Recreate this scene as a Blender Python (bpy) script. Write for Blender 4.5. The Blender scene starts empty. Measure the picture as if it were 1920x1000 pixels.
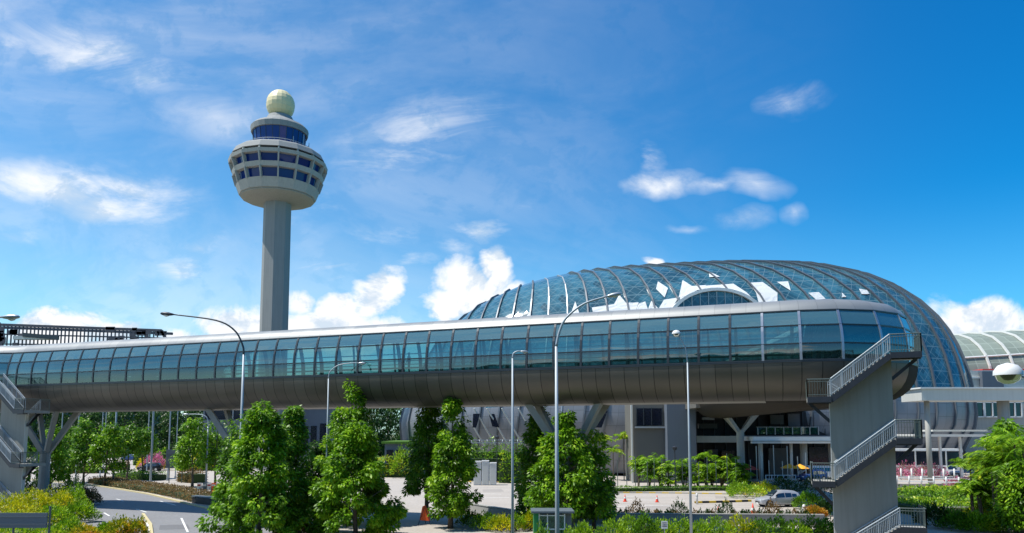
import bpy, math, random
import numpy as np
from mathutils import Vector, Matrix
R=math.radians
sc=bpy.context.scene
# ---------------------------------------------------------------- camera
CZ=7.4; PITCH=5.3; F=1390.0; PY0=684.0
cam=bpy.data.cameras.new('camera'); co=bpy.data.objects.new('camera',cam); sc.collection.objects.link(co)
cam.sensor_width=36; cam.lens=F/1920*36; cam.shift_y=(PY0-500)/1920; cam.clip_end=6000; cam.clip_start=.1
co.location=(0,0,CZ); co.rotation_euler=(R(90+PITCH),0,0); sc.camera=co
# ---------------------------------------------------------------- view
sc.view_settings.view_transform='Standard'; sc.view_settings.look='None'
sc.view_settings.exposure=0.35; sc.view_settings.gamma=1
# ---------------------------------------------------------------- sun
SUN_AZ=math.atan2(-1,-.12); SUN_EL=R(63)
sd=Vector((math.sin(SUN_AZ)*math.cos(SUN_EL),math.cos(SUN_AZ)*math.cos(SUN_EL),math.sin(SUN_EL)))
sl=bpy.data.lights.new('sun','SUN'); sl.energy=4.6; sl.angle=R(.5); sl.color=(1,.955,.88)
so=bpy.data.objects.new('sun',sl); sc.collection.objects.link(so); so.rotation_euler=sd.to_track_quat('Z','Y').to_euler(); so.location=(0,0,100)
# ---------------------------------------------------------------- world
w=bpy.data.worlds.new('World'); sc.world=w; w.use_nodes=True
def build_world():
    nt=w.node_tree; N=nt.nodes; L=nt.links; N.clear()
    def n(t,**k):
        a=N.new(t)
        for q,v in k.items(): setattr(a,q,v)
        return a
    def setin(a,i,v):
        if isinstance(v,bpy.types.NodeSocket): L.new(v,a.inputs[i])
        else: a.inputs[i].default_value=v
    def m(op,a,b=0.,c=None,clamp=False):
        x=n('ShaderNodeMath',operation=op,use_clamp=clamp); setin(x,0,a); setin(x,1,b)
        if c is not None: setin(x,2,c)
        return x.outputs[0]
    out=n('ShaderNodeOutputWorld'); bg=n('ShaderNodeBackground'); bg.inputs[1].default_value=.12825
    L.new(bg.outputs[0],out.inputs[0])
    sky=n('ShaderNodeTexSky',sky_type='NISHITA'); sky.sun_disc=False; sky.sun_elevation=SUN_EL; sky.sun_rotation=SUN_AZ
    sky.air_density=1.0; sky.dust_density=.25; sky.ozone_density=2.2; sky.altitude=0
    hs=n('ShaderNodeHueSaturation'); hs.inputs['Saturation'].default_value=1.28; hs.inputs['Value'].default_value=1.0
    L.new(sky.outputs[0],hs.inputs['Color'])
    tc=n('ShaderNodeTexCoord'); sp=n('ShaderNodeSeparateXYZ'); L.new(tc.outputs['Generated'],sp.inputs[0])
    ys=m('MAXIMUM',m('ABSOLUTE',sp.outputs[1]),.02)
    u=m('DIVIDE',sp.outputs[0],ys); v=m('DIVIDE',sp.outputs[2],ys)
    cb=n('ShaderNodeCombineXYZ'); L.new(u,cb.inputs[0]); L.new(v,cb.inputs[1]); L.new(m('MULTIPLY',m('SIGN',sp.outputs[1]),3.),cb.inputs[2])
    uv0=n('ShaderNodeCombineXYZ'); L.new(u,uv0.inputs[0]); L.new(v,uv0.inputs[1])
    def noise(vec,scale,detail,rough,dist=0.,sx=1.,sy=1.,rot=0.,off=0.):
        mp=n('ShaderNodeMapping'); L.new(vec,mp.inputs[0]); mp.inputs['Scale'].default_value=(sx,sy,1); mp.inputs['Rotation'].default_value=(0,0,rot); mp.inputs['Location'].default_value=(off,off*.7,off)
        t=n('ShaderNodeTexNoise'); L.new(mp.outputs[0],t.inputs['Vector']); t.inputs['Scale'].default_value=scale; t.inputs['Detail'].default_value=detail; t.inputs['Roughness'].default_value=rough; t.inputs['Distortion'].default_value=dist
        return t
    wn=noise(cb.outputs[0],5,4,.6)
    wc=n('ShaderNodeVectorMath',operation='MULTIPLY_ADD'); L.new(wn.outputs['Color'],wc.inputs[0]); wc.inputs[1].default_value=(.11,.08,0); wc.inputs[2].default_value=(-.055,-.04,0)
    wv=n('ShaderNodeVectorMath',operation='ADD'); L.new(uv0.outputs[0],wv.inputs[0]); L.new(wc.outputs[0],wv.inputs[1])
    tp=math.tan(R(PITCH)); 
    def uvpx(px,py):
        a=(px-960)/F; b=(PY0-py)/F; c=math.cos(R(PITCH)); s=math.sin(R(PITCH))
        y=c-b*s; return a/y,(s+b*c)/y
    def field(lst):
        acc=None
        for (px,py,rx,ry,rot,amp) in lst:
            cu,cv=uvpx(px,py)
            mp=n('ShaderNodeMapping',vector_type='TEXTURE'); L.new(wv.outputs[0],mp.inputs[0])
            mp.inputs['Location'].default_value=(cu,cv,0); mp.inputs['Scale'].default_value=(rx/F,ry/F,1); mp.inputs['Rotation'].default_value=(0,0,R(rot))
            g=n('ShaderNodeTexGradient',gradient_type='SPHERICAL'); L.new(mp.outputs[0],g.inputs[0])
            o=m('MULTIPLY',g.outputs['Fac'],amp)
            acc=o if acc is None else m('MAXIMUM',acc,o)
        return acc
    cum=[(120,612,150,62,0,1),(80,600,80,50,0,1),(215,625,90,40,0,.9),(440,615,130,60,0,1),(620,620,220,66,0,1.05),(705,548,75,55,20,1),(560,560,60,50,0,.9),(640,580,90,60,0,1),(330,640,90,40,0,.8),
         (870,545,110,90,0,1.1),(930,500,55,60,25,1.1),(830,575,70,50,0,1),(960,560,70,45,0,.8),(900,610,160,40,0,.8),(1820,600,115,62,0,1.1),(1780,620,80,50,0,1),(1222,494,42,14,0,1.0),
         (-150,600,160,60,0,1),(2150,600,200,70,0,1)]
    wisp=[(1226,300,30,50,22,.85),(1242,345,80,34,12,.9),(1335,340,110,20,8,.5),(1420,340,95,34,-12,.5),(1405,402,80,26,6,.42),(1285,426,65,12,0,.4),(1506,398,34,22,0,.35),(1480,186,85,34,10,.5),
          (900,437,80,26,0,1.0),(345,500,60,65,60,.85),(370,465,90,50,0,.6),(130,350,330,60,-4,.95),(240,372,170,80,-8,.9),(30,335,170,50,0,.7),(50,440,150,30,-3,.5),(170,105,330,75,-14,.62),(280,150,120,45,-10,.55),(20,85,90,40,0,.55),
          (780,260,260,120,18,.55),(740,300,120,60,25,.5),(690,440,180,60,-10,.5),(620,500,130,45,10,.75),(840,470,60,30,0,.5),(400,230,220,70,-15,.4),(600,380,150,70,10,.35),(760,500,60,24,0,.7),(980,390,90,30,0,.3)]
    fc=field(cum); fw=field(wisp)
    n1=noise(cb.outputs[0],9,8,.62,.3,1,1.25); n2=noise(cb.outputs[0],6,8,.66,.8,.6,1.9,.15); n3=noise(cb.outputs[0],9,7,.6,.3,1,1.25,0,.022)
    def sm(x,a,b):
        mr=n('ShaderNodeMapRange',interpolation_type='SMOOTHSTEP'); L.new(x,mr.inputs[0]); mr.inputs[1].default_value=a; mr.inputs[2].default_value=b
        return mr.outputs[0]
    ca=sm(m('ADD',fc,m('MULTIPLY',m('MULTIPLY_ADD',n1.outputs['Fac'],1.7,-.90),sm(fc,0,.25))),.12,.55)
    wa=m('MULTIPLY',m('MULTIPLY',m('MINIMUM',m('MULTIPLY',fw,1.5),1.),sm(m('ADD',n2.outputs['Fac'],m('MULTIPLY',fw,.10)),.36,.80)),1.0)
    # loose cirrus everywhere, thickening towards the left (the sun side)
    lft=sm(u,.55,-.75)
    n4=noise(cb.outputs[0],2.2,7,.6,1.,.6,1.6,.35,4.)
    ci=m('MULTIPLY',m('MULTIPLY',sm(n4.outputs['Fac'],.38,.75),.42),lft)
    # low haze near the horizon
    hz=m('MULTIPLY',sm(sp.outputs[2],.30,.0),.34)
    mxv=m('MAXIMUM',m('MAXIMUM',ca,wa),ci)
    # cloud body shading by an offset noise sample
    sh=sm(m('SUBTRACT',n3.outputs['Fac'],n1.outputs['Fac']),-.02,.10)
    cc=n('ShaderNodeMix',data_type='RGBA'); L.new(sh,cc.inputs[0]); cc.inputs[6].default_value=(6.4,6.5,6.65,1); cc.inputs[7].default_value=(4.2,4.9,5.7,1)
    # deeper blue away from the sun
    dp=n('ShaderNodeMix',data_type='RGBA',blend_type='MULTIPLY'); L.new(hs.outputs[0],dp.inputs[6]); dp.inputs[7].default_value=(.08,.74,.98,1); L.new(m('MULTIPLY',sm(u,-.5,.75),1.0),dp.inputs[0])
    tn=n('ShaderNodeMix',data_type='RGBA',blend_type='MULTIPLY'); tn.inputs[0].default_value=1; tn.inputs[7].default_value=(.80,1.04,1.03,1); L.new(dp.outputs[2],tn.inputs[6])
    h1=n('ShaderNodeMix',data_type='RGBA'); L.new(hz,h1.inputs[0]); L.new(tn.outputs[2],h1.inputs[6]); h1.inputs[7].default_value=(3.2,5.6,7.4,1)
    h2=n('ShaderNodeMix',data_type='RGBA'); L.new(mxv,h2.inputs[0]); L.new(h1.outputs[2],h2.inputs[6]); L.new(cc.outputs[2],h2.inputs[7])
    L.new(h2.outputs[2],bg.inputs[0])
    try:
        w.cycles.sampling_method='MANUAL'; w.cycles.sample_map_resolution=512
    except Exception: pass
build_world()
sc.cycles.max_bounces=8; sc.cycles.transparent_max_bounces=16; sc.cycles.glossy_bounces=3; sc.cycles.diffuse_bounces=3; sc.cycles.transmission_bounces=4
try: sc.cycles.caustics_reflective=False; sc.cycles.caustics_refractive=False
except Exception: pass
# ---------------------------------------------------------------- pixel helpers (reference frame 1920x1000)
cp,sp_=math.cos(R(PITCH)),math.sin(R(PITCH))
def ray(px,py):
    a=(px-960)/F; b=(PY0-py)/F
    return Vector((a,cp-b*sp_,sp_+b*cp))
def at(px,py,Y):
    d=ray(px,py); return Vector((0,0,CZ))+d*(Y/d.y)
def gp(px,py,z=0.):
    d=ray(px,py); return Vector((0,0,CZ))+d*((z-CZ)/d.z)
# ---------------------------------------------------------------- materials
def newmat(name):
    m=bpy.data.materials.new(name); m.use_nodes=True; return m,m.node_tree.nodes,m.node_tree.links
def mat(name,col,rough=.6,metal=0.,var=.12,scale=3.,bump=0.,spec=.5,coord='Object',stain=0.):
    m,N,L=newmat(name); b=N['Principled BSDF']; b.inputs['Roughness'].default_value=rough; b.inputs['Metallic'].default_value=metal; b.inputs['Specular IOR Level'].default_value=spec
    tc=N.new('ShaderNodeTexCoord'); t=N.new('ShaderNodeTexNoise'); t.inputs['Scale'].default_value=scale; t.inputs['Detail'].default_value=6; t.inputs['Roughness'].default_value=.65
    L.new(tc.outputs[coord],t.inputs[0])
    x=N.new('ShaderNodeMix'); x.data_type='RGBA'
    x.inputs[6].default_value=tuple(c*(1-var*1.6) for c in col)+(1,); x.inputs[7].default_value=tuple(min(1,c*(1+var*1.6)) for c in col)+(1,)
    L.new(t.outputs['Fac'],x.inputs[0]); res=x.outputs[2]
    if stain>0:   # vertical rain streaks
        mp=N.new('ShaderNodeMapping'); mp.inputs['Scale'].default_value=(2.2,2.2,.12); L.new(tc.outputs[coord],mp.inputs[0])
        t2=N.new('ShaderNodeTexNoise'); t2.inputs['Scale'].default_value=1.6; t2.inputs['Detail'].default_value=5; L.new(mp.outputs[0],t2.inputs[0])
        r=N.new('ShaderNodeMapRange'); r.inputs[1].default_value=.45; r.inputs[2].default_value=.75; r.inputs[4].default_value=stain; L.new(t2.outputs['Fac'],r.inputs[0])
        y=N.new('ShaderNodeMix'); y.data_type='RGBA'; L.new(r.outputs[0],y.inputs[0]); L.new(res,y.inputs[6]); y.inputs[7].default_value=tuple(c*.45 for c in col)+(1,); res=y.outputs[2]
    L.new(res,b.inputs['Base Color'])
    rr=N.new('ShaderNodeMapRange'); rr.inputs[3].default_value=max(0,rough-.08); rr.inputs[4].default_value=min(1,rough+.08); L.new(t.outputs['Fac'],rr.inputs[0]); L.new(rr.outputs[0],b.inputs['Roughness'])
    if bump:
        bp=N.new('ShaderNodeBump'); bp.inputs['Strength'].default_value=bump; bp.inputs['Distance'].default_value=.05; L.new(t.outputs['Fac'],bp.inputs['Height']); L.new(bp.outputs[0],b.inputs['Normal'])
    return m
def leafmat(name,c1,c2,c3=None,scale=.7,trans=.35):
    m,N,L=newmat(name); b=N['Principled BSDF']; b.inputs['Roughness'].default_value=.42; b.inputs['Specular IOR Level'].default_value=.35
    g=N.new('ShaderNodeNewGeometry'); tc=N.new('ShaderNodeTexCoord'); t=N.new('ShaderNodeTexNoise'); t.inputs['Scale'].default_value=scale; t.inputs['Detail'].default_value=2
    L.new(tc.outputs['Object'],t.inputs[0])
    a=N.new('ShaderNodeMath'); a.operation='MULTIPLY_ADD'; L.new(g.outputs['Random Per Island'],a.inputs[0]); a.inputs[1].default_value=.7
    s=N.new('ShaderNodeMapRange'); s.inputs[1].default_value=.35; s.inputs[2].default_value=.65; s.inputs[3].default_value=-.2; s.inputs[4].default_value=.5; L.new(t.outputs['Fac'],s.inputs[0]); L.new(s.outputs[0],a.inputs[2])
    r=N.new('ShaderNodeValToRGB'); e=r.color_ramp.elements; e[0].position=0; e[0].color=c1+(1,); e[1].position=.75; e[1].color=c2+(1,)
    if c3: k=e.new(1.); k.color=c3+(1,)
    L.new(a.outputs[0],r.inputs[0]); L.new(r.outputs[0],b.inputs['Base Color'])
    tr=N.new('ShaderNodeBsdfTranslucent'); L.new(r.outputs[0],tr.inputs[0]); mx=N.new('ShaderNodeMixShader'); mx.inputs[0].default_value=trans
    L.new(b.outputs[0],mx.inputs[1]); L.new(tr.outputs[0],mx.inputs[2]); L.new(mx.outputs[0],N['Material Output'].inputs[0])
    return m
def glassmat(name,tint,refl=.12,rough=.02,op=0.,opcol=(.02,.06,.07)):
    """thin tinted architectural glass: see-through tint, fresnel mirror, and a share of body colour"""
    m,N,L=newmat(name); N.remove(N['Principled BSDF'])
    tr=N.new('ShaderNodeBsdfTransparent'); tr.inputs[0].default_value=tint+(1,)
    gl=N.new('ShaderNodeBsdfGlossy'); gl.inputs['Roughness'].default_value=rough; gl.inputs[0].default_value=(.80,.90,.90,1)
    df=N.new('ShaderNodeBsdfDiffuse'); df.inputs[0].default_value=opcol+(1,)
    tc=N.new('ShaderNodeTexCoord'); t=N.new('ShaderNodeTexNoise'); t.inputs['Scale'].default_value=.45; t.inputs['Detail'].default_value=1; L.new(tc.outputs['Object'],t.inputs[0])
    bp=N.new('ShaderNodeBump'); bp.inputs['Strength'].default_value=.06; bp.inputs['Distance'].default_value=.3; L.new(t.outputs['Fac'],bp.inputs['Height']); L.new(bp.outputs[0],gl.inputs['Normal'])
    m1=N.new('ShaderNodeMixShader'); m1.inputs[0].default_value=op; L.new(tr.outputs[0],m1.inputs[1]); L.new(df.outputs[0],m1.inputs[2])
    lw=N.new('ShaderNodeFresnel'); lw.inputs[0].default_value=1.5
    mr=N.new('ShaderNodeMapRange'); mr.inputs[1].default_value=.04; mr.inputs[2].default_value=1; mr.inputs[3].default_value=refl; mr.inputs[4].default_value=1; L.new(lw.outputs[0],mr.inputs[0])
    m2=N.new('ShaderNodeMixShader'); L.new(mr.outputs[0],m2.inputs[0]); L.new(m1.outputs[0],m2.inputs[1]); L.new(gl.outputs[0],m2.inputs[2])
    L.new(m2.outputs[0],N['Material Output'].inputs[0]); return m
def panelmat(name,col,rough,metal,seam=.03,rows=0,var=.12,seamdark=.35):
    """metal cladding, u of the UV map counts panels along, v counts rows"""
    m,N,L=newmat(name); b=N['Principled BSDF']; b.inputs['Metallic'].default_value=metal
    uv=N.new('ShaderNodeUVMap'); s=N.new('ShaderNodeSeparateXYZ'); L.new(uv.outputs[0],s.inputs[0])
    def M(op,a,bb):
        x=N.new('ShaderNodeMath'); x.operation=op
        for i,q in enumerate((a,bb)):
            if isinstance(q,bpy.types.NodeSocket): L.new(q,x.inputs[i])
            else: x.inputs[i].default_value=q
        return x.outputs[0]
    fr=M('FRACT',s.outputs[0],0); fl=M('FLOOR',s.outputs[0],0)
    ln=M('LESS_THAN',fr,seam)
    if rows: ln=M('MAXIMUM',ln,M('LESS_THAN',M('FRACT',s.outputs[1],0),seam*1.2)); fl=M('ADD',fl,M('MULTIPLY',M('FLOOR',s.outputs[1],0),17.3))
    wn=N.new('ShaderNodeTexWhiteNoise'); wn.noise_dimensions='1D'; L.new(fl,wn.inputs['W'])
    tc=N.new('ShaderNodeTexCoord'); t=N.new('ShaderNodeTexNoise'); t.inputs['Scale'].default_value=.6; t.inputs['Detail'].default_value=6; L.new(tc.outputs['Object'],t.inputs[0])
    f=M('ADD',M('MULTIPLY',wn.outputs[0],.5),M('MULTIPLY',t.outputs['Fac'],.5))
    x=N.new('ShaderNodeMix'); x.data_type='RGBA'; L.new(f,x.inputs[0]); x.inputs[6].default_value=tuple(c*(1-var*1.7) for c in col)+(1,); x.inputs[7].default_value=tuple(c*(1+var*1.7) for c in col)+(1,)
    y=N.new('ShaderNodeMix'); y.data_type='RGBA'; L.new(ln,y.inputs[0]); L.new(x.outputs[2],y.inputs[6]); y.inputs[7].default_value=tuple(c*seamdark for c in col)+(1,)
    L.new(y.outputs[2],b.inputs['Base Color'])
    mr=N.new('ShaderNodeMapRange'); mr.inputs[3].default_value=rough-.07; mr.inputs[4].default_value=rough+.09; L.new(f,mr.inputs[0]); L.new(mr.outputs[0],b.inputs['Roughness'])
    return m
def kerbmat(name,c1,c2,length=1.):
    m,N,L=newmat(name); b=N['Principled BSDF']; b.inputs['Roughness'].default_value=.8
    uv=N.new('ShaderNodeUVMap'); s=N.new('ShaderNodeSeparateXYZ'); L.new(uv.outputs[0],s.inputs[0])
    x=N.new('ShaderNodeMath'); x.operation='FRACT'; L.new(s.outputs[0],x.inputs[0]); y=N.new('ShaderNodeMath'); y.operation='LESS_THAN'; y.inputs[1].default_value=.5; L.new(x.outputs[0],y.inputs[0])
    q=N.new('ShaderNodeMix'); q.data_type='RGBA'; L.new(y.outputs[0],q.inputs[0]); q.inputs[6].default_value=c1+(1,); q.inputs[7].default_value=c2+(1,); L.new(q.outputs[2],b.inputs['Base Color']); return m
M={}
M['conc']=mat('concrete',(.33,.33,.31),.8,var=.1,scale=.8,stain=.25)
M['conc_tower']=mat('tower_concrete',(.25,.26,.255),.75,var=.06,scale=.3,stain=.22)
M['conc_light']=mat('light_concrete',(.37,.37,.34),.75,var=.08,scale=.5,stain=.25)
M['cream']=mat('cream_fibreglass',(.72,.62,.36),.5,var=.05,scale=.5)
M['stairwall']=mat('stair_wall_paint',(.27,.272,.24),.7,var=.08,scale=.5,stain=.3)
M['darkblue']=glassmat('tower_glass',(.02,.05,.1),.03,.05,.95,(.006,.03,.19))
M['steel']=mat('galvanised_steel',(.42,.45,.47),.42,.6,var=.08,scale=2)
M['pole']=mat('pole_paint',(.36,.41,.44),.5,.2,var=.06,scale=2)
M['darkpole']=mat('dark_pole_paint',(.10,.13,.12),.5,.2,var=.06,scale=2)
M['latticegrey']=mat('lattice_grey',(.09,.085,.10),.6,var=.3)
M['dark']=mat('dark_metal',(.035,.04,.05),.45,.3,var=.15)
M['frame']=mat('mullion_metal',(.05,.06,.068),.4,.4,var=.1,scale=1)
M['frameglint']=mat('sun_glint_mullion_metal',(.45,.46,.48),.35,.8,var=.1,scale=1)  # same mullion metal, sun glint put into the pale colour
M['ribmetal']=mat('rib_metal',(.13,.15,.17),.45,.4,var=.1)
M['white']=mat('white_paint',(.72,.73,.71),.5,var=.05,scale=1.2,stain=.08)
M['blind']=mat('white_blind',(.62,.64,.65),.6,var=.03)
M['offwhite']=mat('off_white_paint',(.56,.57,.53),.55,var=.06,scale=.6,stain=.15)
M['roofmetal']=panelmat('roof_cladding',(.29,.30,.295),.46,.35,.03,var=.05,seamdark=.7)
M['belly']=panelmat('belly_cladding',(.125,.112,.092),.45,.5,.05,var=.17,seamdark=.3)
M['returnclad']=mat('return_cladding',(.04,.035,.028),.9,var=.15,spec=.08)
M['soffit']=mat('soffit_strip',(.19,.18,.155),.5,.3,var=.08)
M['bridgeglass']=glassmat('bridge_glass',(.42,.70,.66),.20,.015,.25,(.05,.20,.19))
M['upperglass']=glassmat('pale_upper_glass',(.55,.82,.80),.22,.015,.45,(.15,.33,.34))  # top panes: pale ceiling showing through is put into the body colour
M['lowerglass']=glassmat('dark_lower_glass',(.30,.50,.46),.13,.02,.30,(.012,.05,.045))  # bottom panes: dark reflections and interior are put into the tint
M['rearglass']=glassmat('rear_bridge_glass',(.62,.85,.84),.10,.015,.15,(.10,.30,.30))
M['inter']=mat('interior_white',(.5,.56,.55),.7,var=.04)
M['floor']=mat('interior_floor',(.14,.15,.15),.5,var=.1)
M['ground']=mat('ground_soil',(.07,.085,.03),.95,var=.3,scale=.5,bump=.3)
M['patch']=mat('asphalt_patch',(.15,.15,.155),.85,var=.1,scale=.6)
M['pavepatch']=mat('concrete_patch',(.33,.30,.27),.85,var=.1,scale=.6)
M['tyre']=mat('tyre_dark',(.31,.28,.255),.85,var=.2,scale=.8)
M['pave']=mat('pale_concrete_paving',(.42,.38,.335),.85,var=.12,scale=.25,stain=.35)
M['asphalt']=mat('asphalt',(.22,.22,.225),.85,var=.12,scale=.3,stain=.35)
M['roadwhite']=mat('road_marking',(.75,.75,.72),.7,var=.1,scale=4)
M['grass']=mat('lawn',(.09,.20,.02),.9,var=.3,scale=1.5,bump=.4)
M['bark']=mat('bark',(.12,.095,.07),.9,var=.3,scale=6,bump=.5)
M['leafA']=leafmat('leaf_bright',(.04,.11,.004),(.21,.43,.010),(.46,.66,.04),.5,.42)
M['leafB']=leafmat('leaf_mid',(.035,.10,.006),(.15,.33,.012),(.33,.52,.04),.5,.4)
M['leafD']=leafmat('leaf_dark',(.012,.04,.008),(.04,.11,.014),(.09,.19,.03),.3)
M['leafY']=leafmat('leaf_yellow',(.18,.30,.005),(.60,.58,.01),(.88,.72,.02),.45)
M['leafYG']=leafmat('leaf_lime',(.08,.20,.006),(.30,.50,.015),(.62,.64,.03),.5)
M['leafO']=leafmat('leaf_orange',(.30,.24,.02),(.62,.32,.03),(.75,.22,.05),.8)
M['leafOY']=leafmat('leaf_orange_yellow',(.14,.26,.01),(.60,.50,.02),(.80,.32,.03),.9)
M['leafBr']=leafmat('leaf_bronze',(.13,.08,.03),(.27,.17,.06),(.36,.26,.10),.8)
M['pink']=leafmat('bougainvillea_pink',(.16,.16,.05),(.80,.18,.42),(.90,.45,.58),.8)
M['yellowfl']=leafmat('yellow_flower',(.55,.50,.01),(.80,.70,.01),(.85,.75,.05),.8)
M['black']=mat('black_rubber',(.02,.02,.02),.7,var=.1)
M['carglass']=glassmat('car_glass',(.05,.06,.07),.15,.02,.8,(.01,.012,.015))
M['silver']=mat('silver_car_paint',(.42,.44,.48),.30,.3,var=.02)
M['blackcar']=mat('black_car_paint',(.015,.017,.02),.25,.3,var=.02)
M['bluecar']=mat('blue_car_paint',(.03,.07,.20),.28,.4,var=.02)
M['whitecar']=mat('white_car_paint',(.68,.70,.72),.3,.1,var=.02)
M['chrome']=mat('bright_metal',(.6,.6,.6),.25,.9,var=.03)
M['redlamp']=mat('red_lens',(.5,.02,.02),.3,var=.05)
M['lens']=mat('clear_lens',(.7,.72,.72),.15,var=.02,spec=.8)
M['orange']=mat('orange_plastic',(.80,.12,.02),.5,var=.05)
M['conered']=mat('cone_plastic',(.75,.07,.03),.5,var=.05)
M['orangec']=mat('orange_canvas',(.85,.40,.03),.7,var=.05)
M['redc']=mat('red_canvas',(.45,.05,.04),.7,var=.05)
M['kerbyb']=kerbmat('kerb_yellow_black',(.02,.02,.02),(.75,.50,.03))
M['kerby']=kerbmat('kerb_yellow_white',(.45,.42,.34),(.70,.48,.04))
M['kerbc']=mat('kerb_cream',(.55,.47,.26),.8,var=.1,scale=2)
M['signgrey']=mat('sign_back_grey',(.13,.16,.18),.55,.2,var=.05)
M['green']=mat('green_paint',(.02,.22,.06),.45,var=.05)
M['navy']=mat('dark_glazing',(.012,.016,.03),.12,var=.2,scale=.5,spec=.7)
M['skin']=mat('skin',(.35,.2,.13),.6,var=.03); M['cloth']=mat('dark_clothes',(.02,.025,.04),.8,var=.1); M['hair']=mat('hair',(.01,.01,.01),.6,var=.05); M['clothred']=mat('red_clothes',(.35,.05,.05),.8,var=.1)
M['termroof']=panelmat('terminal_roof_panels',(.21,.25,.21),.6,.1,.05,3,var=.14,seamdark=1.6)
M['greywall']=mat('grey_blue_render',(.115,.14,.175),.7,var=.06,scale=.3,stain=.1)
M['jwall']=panelmat('grey_facade_panels',(.23,.24,.26),.45,.35,.02,1,var=.10,seamdark=.5)
M['beige']=mat('grey_stone_facing',(.14,.135,.12),.7,var=.08,scale=.4)
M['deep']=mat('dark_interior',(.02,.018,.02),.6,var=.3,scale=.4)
M['teal']=mat('teal_panel',(.02,.35,.30),.4,var=.05)
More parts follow.
